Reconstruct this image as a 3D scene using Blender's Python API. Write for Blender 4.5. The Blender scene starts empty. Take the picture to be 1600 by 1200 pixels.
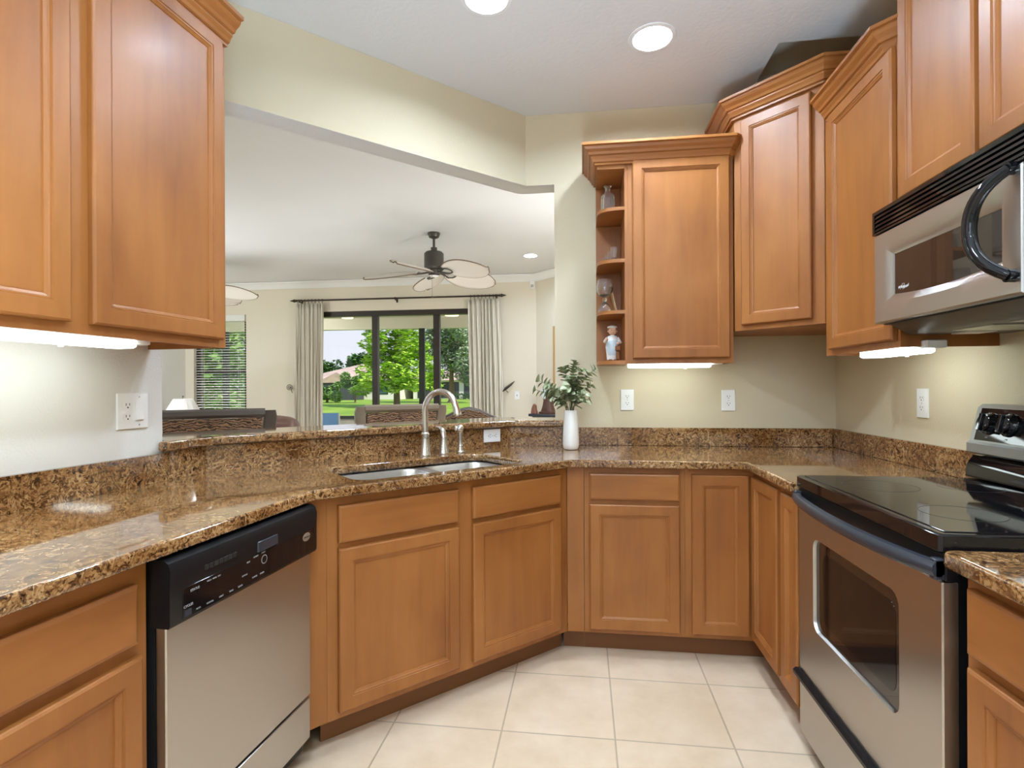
import bpy, math, random
from math import sin, cos, pi, radians, sqrt
from mathutils import Vector, Matrix

SC = bpy.context.scene
COL = SC.collection
RND = random.Random(7)

# ------------------------------------------------------------------ camera
F_PX, CY, TH, H, ROLL = 844.456, 604.26, 0.1305, 1.2469, 0.0049
cam = bpy.data.cameras.new('camera')
cam.sensor_width = 36.0
cam.lens = F_PX * 36.0 / 1600.0
cam.shift_y = (CY - 600.0) / 1600.0
cam.clip_start, cam.clip_end = 0.05, 500
camo = bpy.data.objects.new('camera', cam)
COL.objects.link(camo)
_R, _F, _U = Vector((cos(TH), sin(TH), 0)), Vector((-sin(TH), cos(TH), 0)), Vector((0, 0, 1))
_X = cos(ROLL) * _R - sin(ROLL) * _U
_Y = sin(ROLL) * _R + cos(ROLL) * _U
M = Matrix.Identity(4)
for i, v in enumerate((_X, _Y, -_F)):
    for k in range(3):
        M[k][i] = v[k]
M.translation = (0, 0, H)
camo.matrix_world = M
SC.camera = camo

# ------------------------------------------------------------------ world, sun, exposure
SC.view_settings.view_transform = 'Standard'
SC.view_settings.look = 'None'
SC.view_settings.gamma = 1.0
SC.view_settings.use_curve_mapping = False
SC.view_settings.exposure = 0.0
SC.cycles.max_bounces = 10
SC.cycles.diffuse_bounces = 5
SC.cycles.glossy_bounces = 5
SC.cycles.transmission_bounces = 8
SC.cycles.transparent_max_bounces = 16
SC.cycles.caustics_reflective = False
SC.cycles.caustics_refractive = False
SC.cycles.sample_clamp_indirect = 5.0
SC.cycles.use_denoising = True
W = bpy.data.worlds.new('sky')
SC.world = W
W.use_nodes = True
_nt = W.node_tree
_bg = _nt.nodes['Background']
_tc = _nt.nodes.new('ShaderNodeTexCoord')
_sp = _nt.nodes.new('ShaderNodeSeparateXYZ')
_cr = _nt.nodes.new('ShaderNodeValToRGB')
_nt.links.new(_tc.outputs['Generated'], _sp.inputs[0])
_nt.links.new(_sp.outputs['Z'], _cr.inputs[0])
_e = _cr.color_ramp.elements
_e[0].position, _e[0].color = 0.0, (.80, .82, .88, 1)
_e[1].position, _e[1].color = 1.0, (.30, .52, 1.0, 1)
_m = _e.new(.22)
_m.color = (.74, .82, .96, 1)
_nt.links.new(_cr.outputs[0], _bg.inputs[0])
_bg.inputs[1].default_value = 1.1

def lamp(name, kind, loc, energy, color=(1, 1, 1), rot=(0, 0, 0), parent=None, **kw):
    l = bpy.data.lights.new(name, kind)
    l.energy = energy
    l.color = color
    for k, v in kw.items():
        setattr(l, k, v)
    o = bpy.data.objects.new(name, l)
    COL.objects.link(o)
    o.location = loc
    o.rotation_euler = rot
    if parent:
        o.parent = parent
    return o

lamp('sun', 'SUN', (20, -10, 30), 5.0, (1, .95, .86), (radians(42), 0, radians(60)), angle=radians(1.0))

# unseen fill lamps added for brightness: upward spots, and area lamps aimed at walls
lamp('fill_spot', 'SPOT', (-.1, .05, .30), 200, (.74, .97, 1.21), (pi, 0, 0), spot_size=radians(124), spot_blend=.5, shadow_soft_size=.25)
lamp('fill_spot', 'SPOT', (-.2, -.9, 1.6), 75, (.76, .97, 1.19), (pi, 0, 0), spot_size=radians(156), spot_blend=.3, shadow_soft_size=.2)
_d = Vector((.1, 3.0, 2.4)) - Vector((-.2, -1.5, 2.2))
lamp('fill_area', 'AREA', (-.2, -1.5, 2.2), 20, (.84, .97, 1.10), tuple(_d.to_track_quat('-Z', 'Y').to_euler()), size=1.4)  # added area fill from behind the viewer
lamp('fill_spot', 'SPOT', (-4.6, 5.0, .45), 190, (.90, .98, 1.06), (pi, 0, 0), spot_size=radians(140), spot_blend=.6, shadow_soft_size=1.8)
lamp('fill_spot', 'SPOT', (-1.9, 5.0, .45), 120, (.90, .98, 1.06), (pi, 0, 0), spot_size=radians(140), spot_blend=.6, shadow_soft_size=1.8)
for _p, _t, _en in (((-5.72, 4.6, 1.8), (-3.4, 7.6, 1.3), 30), ((.62, 4.2, 1.8), (-3.4, 7.6, 1.5), 40)):
    _d = Vector(_t) - Vector(_p)
    lamp('fill_area', 'AREA', _p, _en, (.95, .98, 1.0), tuple(_d.to_track_quat('-Z', 'Y').to_euler()), size=.6)  # added area fill for the far wall, hidden from view

# ------------------------------------------------------------------ materials
def srgb(r, g, b):
    f = lambda c: (c / 255 / 12.92) if c / 255 <= .04045 else ((c / 255 + .055) / 1.055) ** 2.4
    return (f(r), f(g), f(b), 1)

class NT:
    def __init__(s, name):
        s.m = bpy.data.materials.new(name)
        s.m.use_nodes = True
        s.t = s.m.node_tree
        s.p = s.t.nodes['Principled BSDF']
    def n(s, t, **kw):
        x = s.t.nodes.new(t)
        for k, v in kw.items():
            setattr(x, k, v)
        return x
    def l(s, a, b):
        s.t.links.new(a, b)
    def set(s, **kw):
        for k, v in kw.items():
            s.p.inputs[k.replace('_', ' ')].default_value = v
    def coord(s, scale=(1, 1, 1), rot=(0, 0, 0), rand=False):
        c = s.n('ShaderNodeTexCoord')
        mp = s.n('ShaderNodeMapping')
        mp.inputs['Scale'].default_value = scale
        mp.inputs['Rotation'].default_value = rot
        s.l(c.outputs['Object'], mp.inputs['Vector'])
        if rand:
            oi = s.n('ShaderNodeObjectInfo')
            ml = s.n('ShaderNodeMath', operation='MULTIPLY')
            ml.inputs[1].default_value = 37.0
            s.l(oi.outputs['Random'], ml.inputs[0])
            s.l(ml.outputs[0], mp.inputs['Location'])
        return mp.outputs[0]
    def noise(s, vec, scale, detail=4, rough=.55, dist=0):
        x = s.n('ShaderNodeTexNoise')
        x.inputs['Scale'].default_value = scale
        x.inputs['Detail'].default_value = detail
        x.inputs['Roughness'].default_value = rough
        x.inputs['Distortion'].default_value = dist
        s.l(vec, x.inputs['Vector'])
        return x.outputs['Fac']
    def ramp(s, fac, stops, interp='LINEAR'):
        x = s.n('ShaderNodeValToRGB')
        x.color_ramp.interpolation = interp
        e = x.color_ramp.elements
        while len(e) < len(stops):
            e.new(.5)
        for i, (p, c) in enumerate(stops):
            e[i].position = p
            e[i].color = c
        s.l(fac, x.inputs[0])
        return x.outputs[0]
    def mix(s, fac, a, b, mode='MIX'):
        x = s.n('ShaderNodeMix', data_type='RGBA', blend_type=mode)
        if isinstance(fac, (int, float)):
            x.inputs[0].default_value = fac
        else:
            s.l(fac, x.inputs[0])
        for i, v in ((6, a), (7, b)):
            if isinstance(v, tuple):
                x.inputs[i].default_value = v
            else:
                s.l(v, x.inputs[i])
        return x.outputs[2]
    def bump(s, h, strength, dist=.01):
        x = s.n('ShaderNodeBump')
        x.inputs['Strength'].default_value = strength
        x.inputs['Distance'].default_value = dist
        s.l(h, x.inputs['Height'])
        s.l(x.outputs[0], s.p.inputs['Normal'])
    def color(s, c):
        s.l(c, s.p.inputs['Base Color'])

MT = {}
def plain(name, col, rough=.5, metal=0.0, **kw):
    t = NT(name)
    t.set(Base_Color=col, Roughness=rough, Metallic=metal, **kw)
    MT[name] = t.m
    return t.m

def emis(name, col, strength):
    t = NT(name)
    t.set(Base_Color=col, Emission_Color=col, Emission_Strength=strength, Roughness=.4)
    MT[name] = t.m

def wood(name, vertical=True, c=((132, 78, 36), (154, 95, 44), (168, 108, 53))):
    t = NT(name)
    sc = (9, 9, .9) if vertical else (.9, 9, 9)
    v = t.coord(sc, rand=True)
    n1 = t.noise(v, 1.6, 6, .6, .6)
    v2 = t.coord((1.6, 1.6, .9) if vertical else (.9, 1.6, 1.6), rand=True)
    n2 = t.noise(v2, 2.3, 3, .5, .3)
    a = t.ramp(n1, [(.3, srgb(*c[0])), (.5, srgb(*c[1])), (.72, srgb(*c[2]))])
    b = t.ramp(n2, [(.28, srgb(130, 77, 36)), (.5, srgb(158, 100, 48)), (.72, srgb(174, 116, 60))])
    t.color(t.mix(.55, a, b))
    v3 = t.coord((60, 60, 3) if vertical else (3, 60, 60), rand=True)
    t.bump(t.noise(v3, 3, 3), .05, .002)
    t.set(Roughness=.43, Coat_Weight=.04, Coat_Roughness=.2, Specular_IOR_Level=.45)
    MT[name] = t.m
wood('maple')
wood('maple_across', False)

def granite():
    t = NT('granite')
    v = t.coord((1, 1, 1.0))
    warp = t.n('ShaderNodeTexNoise'); warp.inputs['Scale'].default_value = 22; warp.inputs['Detail'].default_value = 3
    t.l(v, warp.inputs['Vector'])
    add = t.n('ShaderNodeMix', data_type='RGBA', blend_type='LINEAR_LIGHT')
    add.inputs[0].default_value = .05
    t.l(v, add.inputs[6]); t.l(warp.outputs['Color'], add.inputs[7])
    vw = add.outputs[2]
    vo = t.n('ShaderNodeTexVoronoi'); vo.inputs['Scale'].default_value = 120
    t.l(vw, vo.inputs['Vector'])
    sep = t.n('ShaderNodeSeparateColor'); t.l(vo.outputs['Color'], sep.inputs[0])
    n1 = t.noise(vw, 70, 5, .65, .3)
    mixf = t.n('ShaderNodeMath', operation='MULTIPLY_ADD')
    t.l(sep.outputs[0], mixf.inputs[0]); mixf.inputs[1].default_value = .34
    t.l(n1, mixf.inputs[2])
    base = t.ramp(mixf.outputs[0], [(.42, srgb(46, 30, 21)), (.51, srgb(90, 60, 36)), (.62, srgb(136, 96, 57)),
                                   (.75, srgb(170, 130, 84)), (.90, srgb(196, 163, 120))])
    n2 = t.noise(v, 120, 3, .6)
    dk = t.ramp(n2, [(.30, (1, 1, 1, 1)), (.38, (0, 0, 0, 1))])
    c2 = t.mix(dk, base, srgb(34, 27, 22))
    n3 = t.noise(v, 5, 3, .5)
    big = t.ramp(n3, [(.35, srgb(205, 190, 170)), (.65, (1, 1, 1, 1))])
    t.color(t.mix(1.0, c2, big, 'MULTIPLY'))
    t.set(Roughness=.06, Specular_IOR_Level=.7, Coat_Weight=.5, Coat_Roughness=.03)
    MT['granite'] = t.m
granite()

def wall_paint(name, col, scale=120, st=.12):
    t = NT(name)
    v = t.coord()
    n = t.noise(v, scale, 3, .5)
    t.bump(n, st, .004)
    n2 = t.noise(v, 1.2, 2)
    t.color(t.ramp(n2, [(.3, tuple(x * .97 for x in col[:3]) + (1,)), (.7, col)]))
    t.set(Roughness=.75)
    MT[name] = t.m
wall_paint('beige_wall', srgb(206, 193, 164), 150, .22)
wall_paint('beige_wall_lit', srgb(224, 215, 196))  # lighter copy of the kitchen beige; brighter room light put into the colour
wall_paint('ceiling_white', srgb(222, 222, 222), 55, .25)
wall_paint('light_wall', srgb(222, 220, 214), 150, .3)

def tiles():
    t = NT('floor_tile')
    v = t.coord()
    br = t.n('ShaderNodeTexBrick')
    br.offset = 0.0
    br.inputs['Scale'].default_value = 1.0
    br.inputs['Brick Width'].default_value = .405
    br.inputs['Row Height'].default_value = .405
    br.inputs['Mortar Size'].default_value = .0035
    br.inputs['Mortar Smooth'].default_value = .2
    br.inputs['Bias'].default_value = 0
    br.inputs['Color1'].default_value = srgb(233, 212, 184)
    br.inputs['Color2'].default_value = srgb(228, 206, 177)
    br.inputs['Mortar'].default_value = srgb(190, 172, 146)
    mp = t.n('ShaderNodeMapping')
    mp.inputs['Location'].default_value = (-.107, -1.937 + .405 * 6, 0)
    c = t.n('ShaderNodeTexCoord')
    t.l(c.outputs['Object'], mp.inputs[0]); t.l(mp.outputs[0], br.inputs['Vector'])
    n = t.noise(v, 3.5, 6, .65)
    tint = t.ramp(n, [(.3, srgb(226, 214, 200)), (.7, (1, 1, 1, 1))])
    t.color(t.mix(.7, br.outputs['Color'], tint, 'MULTIPLY'))
    inv = t.n('ShaderNodeMath', operation='SUBTRACT'); inv.inputs[0].default_value = 1
    t.l(br.outputs['Fac'], inv.inputs[1])
    t.bump(inv.outputs[0], .35, .003)
    t.set(Roughness=.32)
    MT['floor_tile'] = t.m
tiles()

def steel(name, col=(.55, .53, .50, 1), rough=.3, aniso=.8, rot=0.0):
    t = NT(name)
    t.set(Base_Color=col, Metallic=1.0, Roughness=rough, Anisotropic=aniso, Anisotropic_Rotation=rot)
    tg = t.n('ShaderNodeTangent', direction_type='RADIAL', axis='Z')
    t.l(tg.outputs[0], t.p.inputs['Tangent'])
    MT[name] = t.m
steel('brushed_steel')
plain('nickel', (.70, .67, .62, 1), .24, 1.0)
plain('sink_steel', (.78, .78, .78, 1), .3, 1.0)
plain('black_gloss', (.005, .005, .006, 1), .05, Specular_IOR_Level=.45)
plain('black_plastic', (.008, .008, .009, 1), .35, Specular_IOR_Level=.25)
plain('black_matte', (.01, .01, .01, 1), .6)
plain('handle_black', (.03, .035, .045, 1), .25)
plain('dark_glass', (.020, .012, .009, 1), .03, Specular_IOR_Level=.8)
plain('white_plastic', srgb(240, 240, 238), .35)
plain('slot_dark', (.03, .03, .03, 1), .5)
plain('white_trim', srgb(236, 236, 234), .5)
plain('white_ceramic', srgb(238, 236, 230), .25)
plain('bronze_frame', srgb(44, 34, 27), .4)
plain('iron', srgb(62, 52, 44), .45, .5)
plain('fan_metal', srgb(84, 80, 74), .4, .6)
plain('grey_mark', srgb(170, 170, 170), .5)
plain('badge_silver', srgb(190, 188, 180), .3, .8)
plain('toe_wood', srgb(120, 76, 40), .5)
plain('mw_under', srgb(92, 84, 76), .4, .5)
plain('filter_steel', srgb(170, 165, 150), .35, .9)
plain('silver_paint', srgb(160, 162, 156), .35, .6)
plain('rubber', (.015, .015, .015, 1), .8)
emis('lens_glow', (.78, .96, 1.16, 1), 325.0)
emis('tube_glow', (.86, 1.0, 1.0, 1), 11.0)
emis('patio_glow', (1, .88, .62, 1), 1.3)
emis('patio_fill', (1, .95, .86, 1), 330.0)

def glass(name, tint=(1, 1, 1, 1), ior=1.5):
    t = NT(name)
    t.set(Base_Color=tint, Transmission_Weight=.95, Roughness=.03, IOR=ior)
    MT[name] = t.m
glass('clear_glass')

def pane(name):
    m = bpy.data.materials.new(name)
    m.use_nodes = True
    t = m.node_tree
    t.nodes.remove(t.nodes['Principled BSDF'])
    tr = t.nodes.new('ShaderNodeBsdfTransparent')
    gl = t.nodes.new('ShaderNodeBsdfGlossy'); gl.inputs['Roughness'].default_value = .02
    fr = t.nodes.new('ShaderNodeFresnel'); fr.inputs['IOR'].default_value = 1.45
    mx = t.nodes.new('ShaderNodeMixShader')
    ge = t.nodes.new('ShaderNodeNewGeometry')
    inv = t.nodes.new('ShaderNodeMath'); inv.operation = 'SUBTRACT'; inv.inputs[0].default_value = 1.0
    mu = t.nodes.new('ShaderNodeMath'); mu.operation = 'MULTIPLY'
    t.links.new(ge.outputs['Backfacing'], inv.inputs[1]); t.links.new(inv.outputs[0], mu.inputs[0]); t.links.new(fr.outputs[0], mu.inputs[1])
    t.links.new(mu.outputs[0], mx.inputs[0]); t.links.new(tr.outputs[0], mx.inputs[1]); t.links.new(gl.outputs[0], mx.inputs[2])
    t.links.new(mx.outputs[0], t.nodes['Material Output'].inputs['Surface'])
    MT[name] = m
pane('window_pane')

def fabric(name, c1, c2, sx=26):
    t = NT(name)
    v = t.coord((1, 1, .02))
    w = t.n('ShaderNodeTexWave', wave_type='BANDS', bands_direction='X')
    w.inputs['Scale'].default_value = sx
    w.inputs['Distortion'].default_value = 0
    t.l(v, w.inputs['Vector'])
    t.color(t.ramp(w.outputs['Fac'], [(.45, c1), (.55, c2)]))
    t.set(Roughness=.9)
    MT[name] = t.m
fabric('curtain_cloth', srgb(206, 198, 182), srgb(232, 228, 218), 14)

def carved(name):
    t = NT(name)
    v = t.coord((1, 1, 1))
    w = t.n('ShaderNodeTexWave', wave_type='RINGS', rings_direction='SPHERICAL')
    w.inputs['Scale'].default_value = 20
    w.inputs['Distortion'].default_value = 9
    w.inputs['Detail'].default_value = 2
    w.inputs['Detail Scale'].default_value = 1.6
    t.l(v, w.inputs['Vector'])
    n = t.noise(v, 22, 2)
    a = t.ramp(w.outputs['Fac'], [(.10, srgb(52, 36, 28)), (.35, srgb(108, 78, 58)), (.8, srgb(150, 114, 84))])
    dk = t.ramp(n, [(.30, (1, 1, 1, 1)), (.38, (0, 0, 0, 1))])
    t.color(t.mix(dk, a, srgb(58, 41, 32)))
    t.bump(w.outputs['Fac'], .5, .006)
    t.set(Roughness=.45)
    MT[name] = t.m
carved('tooled_leather')
plain('chair_wood', srgb(86, 76, 70), .3)
plain('chair_wood_grey', srgb(134, 120, 104), .3)
plain('brown_leather', srgb(112, 80, 68), .35)
plain('blue_sling', srgb(126, 180, 245), .6)
plain('console_paint', srgb(42, 46, 58), .4)
plain('clock_wood', srgb(88, 56, 46), .35)
plain('dial_white', srgb(222, 232, 238), .3)
plain('frame_gold', srgb(186, 150, 100), .45)
plain('print_grey', srgb(190, 180, 160), .7)
plain('lamp_shade', srgb(232, 228, 220), .8)
plain('blade_palm', srgb(222, 215, 205), .7)
plain('blade_rim', srgb(120, 98, 78), .6)
plain('blind_white', srgb(226, 226, 220), .5)
plain('lanai_paint', srgb(240, 236, 222), .8)
plain('lanai_floor', srgb(176, 172, 160), .8)
plain('screen_post', srgb(34, 44, 36), .5)
plain('stucco', srgb(232, 228, 218), .9)
plain('dark_screen', srgb(64, 68, 68), .8)
plain('teal_glass', srgb(60, 98, 98), .2)
plain('trunk', srgb(126, 104, 84), .9)
plain('skin_china', srgb(222, 176, 146), .3)
plain('china_white', srgb(232, 230, 226), .25)
plain('china_brown', srgb(134, 82, 48), .3)
plain('china_blue', srgb(190, 204, 212), .3)
plain('stem_green', srgb(92, 96, 64), .6)
plain('red_brown', srgb(118, 70, 52), .5)

def two_tone(name, a, b, scale, rough=.8):
    t = NT(name)
    t.set(Specular_IOR_Level=.1)
    v = t.coord()
    n = t.noise(v, scale, 4, .6)
    t.color(t.ramp(n, [(.35, a), (.65, b)]))
    t.set(Roughness=rough)
    MT[name] = t.m
two_tone('lawn', srgb(116, 148, 52), srgb(148, 174, 72), .35)
two_tone('roof_shingle', srgb(186, 160, 146), srgb(206, 180, 164), 1.5)
two_tone('leaf_cypress', srgb(150, 196, 66), srgb(208, 230, 104), .8)
two_tone('leaf_oak', srgb(138, 160, 126), srgb(188, 202, 170), .8)
two_tone('leaf_dark', srgb(60, 100, 52), srgb(98, 138, 72), .6)
two_tone('leaf_bright', srgb(110, 152, 78), srgb(160, 190, 112), .8)
two_tone('leaf_euca', srgb(118, 134, 92), srgb(202, 208, 176), 24, .6)

# ------------------------------------------------------------------ mesh helpers
class MB:
    def __init__(s):
        s.v, s.f, s.mi = [], [], []
        s.M = None
    def add(s, vs, fs, mi=0):
        o = len(s.v)
        for p in vs:
            p = Vector(p)
            s.v.append(s.M @ p if s.M else p)
        for f in fs:
            s.f.append([i + o for i in f]); s.mi.append(mi)
        return s
    def rings(s, rs, cap0=True, cap1=True, closed=True, mi=0):
        n = len(rs[0])
        vs = [p for r in rs for p in r]
        fs = []
        for a in range(len(rs) - 1):
            for i in range(n if closed else n - 1):
                j = (i + 1) % n
                fs.append((a * n + i, a * n + j, (a + 1) * n + j, (a + 1) * n + i))
        if cap0:
            fs.append(tuple(range(n - 1, -1, -1)))
        if cap1:
            fs.append(tuple((len(rs) - 1) * n + i for i in range(n)))
        return s.add(vs, fs, mi)
    def box(s, x0, x1, y0, y1, z0, z1, b=0.0, mi=0):
        if x0 > x1: x0, x1 = x1, x0
        if y0 > y1: y0, y1 = y1, y0
        if z0 > z1: z0, z1 = z1, z0
        b = min(b, (x1 - x0) * .45, (y1 - y0) * .45, (z1 - z0) * .45)
        if b <= 0:
            r = lambda z: [(x0, y0, z), (x1, y0, z), (x1, y1, z), (x0, y1, z)]
            return s.rings([r(z0), r(z1)], mi=mi)
        def oc(i, z):
            a0, a1, b0, b1 = x0 + i, x1 - i, y0 + i, y1 - i
            return [(a0 + b, b0, z), (a1 - b, b0, z), (a1, b0 + b, z), (a1, b1 - b, z),
                    (a1 - b, b1, z), (a0 + b, b1, z), (a0, b1 - b, z), (a0, b0 + b, z)]
        return s.rings([oc(b * .7, z0), oc(0, z0 + b * .7), oc(0, z1 - b * .7), oc(b * .7, z1)], mi=mi)
    def prism(s, poly, z0, z1, mi=0):
        return s.rings([[(x, y, z0) for x, y in poly], [(x, y, z1) for x, y in poly]], mi=mi)
    def prism_y(s, poly, y0, y1, mi=0):       # poly in (x, z)
        return s.rings([[(x, y1, z) for x, z in poly], [(x, y0, z) for x, z in poly]], mi=mi)
    def prism_x(s, poly, x0, x1, mi=0):       # poly in (y, z)
        return s.rings([[(x0, y, z) for y, z in poly], [(x1, y, z) for y, z in poly]], mi=mi)
    def lathe(s, prof, seg=24, c=(0, 0, 0), axis='z', mi=0, cap=True, sx=1, sy=1):
        rs = []
        for r, h in prof:
            ring = []
            for i in range(seg):
                a = 2 * pi * i / seg
                x, y = r * cos(a) * sx, r * sin(a) * sy
                p = {'z': (x, y, h), 'y': (x, h, -y), 'x': (h, x, y)}[axis]
                ring.append((p[0] + c[0], p[1] + c[1], p[2] + c[2]))
            rs.append(ring)
        return s.rings(rs, cap, cap, mi=mi)
    def tube(s, path, r, seg=10, mi=0, flat=1.0):
        P = [Vector(p) for p in path]
        n = len(P)
        rr = r if isinstance(r, (list, tuple)) else [r] * n
        up = None
        rs = []
        for i in range(n):
            t = (P[min(i + 1, n - 1)] - P[max(i - 1, 0)]).normalized()
            if up is None:
                up = Vector((0, 0, 1)) if abs(t.z) < .9 else Vector((1, 0, 0))
            u = (up - t * up.dot(t))
            if u.length < 1e-5:
                u = t.orthogonal()
            u.normalize()
            up = u
            w = t.cross(u)
            rs.append([P[i] + (u * cos(2 * pi * k / seg) * flat + w * sin(2 * pi * k / seg)) * rr[i] for k in range(seg)])
        return s.rings(rs, mi=mi)
    def rect_loops(s, Wd, Ht, loops, mi=0):
        """concentric rectangles in the xz plane; loops = (inset, y)"""
        rs = [[(i, y, i), (Wd - i, y, i), (Wd - i, y, Ht - i), (i, y, Ht - i)] for i, y in loops]
        return s.rings(rs, mi=mi)
    def sphere(s, c, r, seg=16, rings=8, mi=0, sc=(1, 1, 1)):
        pr = [(max(1e-4, sin(pi * i / rings)) * r, -cos(pi * i / rings) * r) for i in range(rings + 1)]
        rs = [[(c[0] + q * cos(2 * pi * k / seg) * sc[0], c[1] + q * sin(2 * pi * k / seg) * sc[1], c[2] + h * sc[2]) for k in range(seg)] for q, h in pr]
        return s.rings(rs, mi=mi)
    def sweep(s, path, prof, side=1, mi=0):
        """mitred sweep of prof (out, z) along a 2D path; out points to the right of travel when side=1"""
        P = [Vector(p) for p in path]
        ns = []
        for a, b in zip(P[:-1], P[1:]):
            d = (b - a).normalized()
            ns.append(Vector((d.y, -d.x)) * side)
        rs = []
        for i, p in enumerate(P):
            if i == 0: m = ns[0]
            elif i == len(P) - 1: m = ns[-1]
            else: m = (ns[i - 1] + ns[i]) / (1 + ns[i - 1].dot(ns[i]))
            rs.append([(p.x + m.x * o, p.y + m.y * o, z) for o, z in prof])
        return s.rings(rs, mi=mi)
    def build(s, name, mats, parent=None, loc=None, smooth=True):
        if not isinstance(mats, (list, tuple)):
            mats = [mats]
        me = bpy.data.meshes.new(name)
        me.from_pydata([tuple(p) for p in s.v], [], s.f)
        for m in mats:
            me.materials.append(MT[m] if isinstance(m, str) else m)
        me.polygons.foreach_set('material_index', s.mi)
        import bmesh
        bm = bmesh.new(); bm.from_mesh(me)
        bmesh.ops.recalc_face_normals(bm, faces=bm.faces)
        bm.to_mesh(me); bm.free()
        if smooth:
            me.polygons.foreach_set('use_smooth', [True] * len(me.polygons))
            me.set_sharp_from_angle(angle=radians(34))
        me.update()
        o = bpy.data.objects.new(name, me)
        COL.objects.link(o)
        if parent: o.parent = parent
        if loc: o.location = loc
        return o

def thing(name, label, cat, loc=(0, 0, 0), rz=0.0, group=None):
    o = bpy.data.objects.new(name, None)
    COL.objects.link(o)
    o.empty_display_size = .1
    o.location = loc
    o.rotation_euler = (0, 0, rz)
    return tag(o, label, cat, group)

def tag(o, label, cat, group=None, kind=None):
    o['label'] = label
    o['category'] = cat
    if group: o['group'] = group
    if kind: o['kind'] = kind
    return o

def struct(o):
    o['kind'] = 'structure'
    return o

def dup(root, loc, rz=None, label=None, group=None):
    r = root.copy(); COL.objects.link(r)
    r.location = loc
    if rz is not None: r.rotation_euler = (0, 0, rz)
    if label: r['label'] = label
    if group: r['group'] = group
    for ch in list(root.children):
        c = ch.copy(); COL.objects.link(c); c.parent = r
        for g in ch.children:
            d = g.copy(); COL.objects.link(d); d.parent = c
    return r

def from_curve(name, outer, holes, z0, z1, bev, mat, parent=None, round_ends=True):
    """slab with eased edges and cut-outs"""
    cu = bpy.data.curves.new(name, 'CURVE')
    cu.dimensions = '2D'
    cu.fill_mode = 'BOTH'
    for poly in [outer] + list(holes):
        sp = cu.splines.new('POLY')
        sp.points.add(len(poly) - 1)
        for i, p in enumerate(poly):
            sp.points[i].co = (p[0], p[1], 0, 1)
        sp.use_cyclic_u = True
    cu.extrude = (z1 - z0) / 2 - bev
    cu.bevel_depth = bev
    cu.bevel_resolution = 3
    cu.offset = -bev
    tmp = bpy.data.objects.new(name, cu)
    COL.objects.link(tmp)
    dg = bpy.context.evaluated_depsgraph_get()
    me = bpy.data.meshes.new_from_object(tmp.evaluated_get(dg))
    bpy.data.objects.remove(tmp)
    bpy.data.curves.remove(cu)
    me.transform(Matrix.Translation((0, 0, (z0 + z1) / 2)))
    me.materials.clear()
    me.materials.append(MT[mat])
    me.polygons.foreach_set('use_smooth', [True] * len(me.polygons))
    me.set_sharp_from_angle(angle=radians(40))
    o = bpy.data.objects.new(name, me)
    COL.objects.link(o)
    if parent: o.parent = parent
    return o

def text_mesh(name, body, size, mat, parent, M4, extrude=.0003, italic=0.0, align='CENTER'):
    cu = bpy.data.curves.new(name, 'FONT')
    cu.body = body
    cu.size = size
    cu.extrude = extrude
    cu.shear = italic
    cu.align_x = align
    cu.align_y = 'CENTER'
    cu.resolution_u = 3
    tmp = bpy.data.objects.new(name, cu)
    COL.objects.link(tmp)
    dg = bpy.context.evaluated_depsgraph_get()
    me = bpy.data.meshes.new_from_object(tmp.evaluated_get(dg))
    bpy.data.objects.remove(tmp)
    bpy.data.curves.remove(cu)
    me.materials.clear(); me.materials.append(MT[mat])
    me.transform(M4)
    o = bpy.data.objects.new(name, me)
    COL.objects.link(o)
    o.parent = parent
    return o
# text laid on a local front plane (reading toward -y): x right, z up
def front_text(x, y, z):
    return Matrix.Translation((x, y, z)) @ Matrix.Rotation(pi / 2, 4, 'X')

def round_rect(x0, x1, y0, y1, r, n=5):
    out = []
    for cx, cy, a0 in ((x1 - r, y1 - r, 0), (x0 + r, y1 - r, 90), (x0 + r, y0 + r, 180), (x1 - r, y0 + r, 270)):
        for i in range(n + 1):
            a = radians(a0 + 90 * i / n)
            out.append((cx + r * cos(a), cy + r * sin(a)))
    return out

# ------------------------------------------------------------------ plan of the kitchen
B, RW, CEIL = 3.145, 1.364, 2.83            # back wall face, right wall face, ceiling
DE = radians(3.8)                           # the left run stands a little askew
LD = Vector((sin(DE), cos(DE), 0)); LN = Vector((cos(DE), -sin(DE), 0))
W0 = Vector((-1.5, 1.79, 0)) - LN * .025    # end of the left wall, on its face
def LP(a, b, z=0.0):
    p = W0 + LD * a + LN * b
    return Vector((p.x, p.y, z))
LROT = pi / 2 - DE
def l2(a, b):
    p = LP(a, b); return (p.x, p.y)
DG = 1.8003
def TS(t, s):                               # along the sink front, back from the counter's diagonal edge
    return ((t - s - DG) / sqrt(2), (t + s + DG) / sqrt(2))
CT = .91                                    # worktop height

# ------------------------------------------------------------------ room shell
FY, FX0, RY = 7.6, -6.07, -3.2              # far wall face, living room's left wall face, rear wall face
XR = RW
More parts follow.
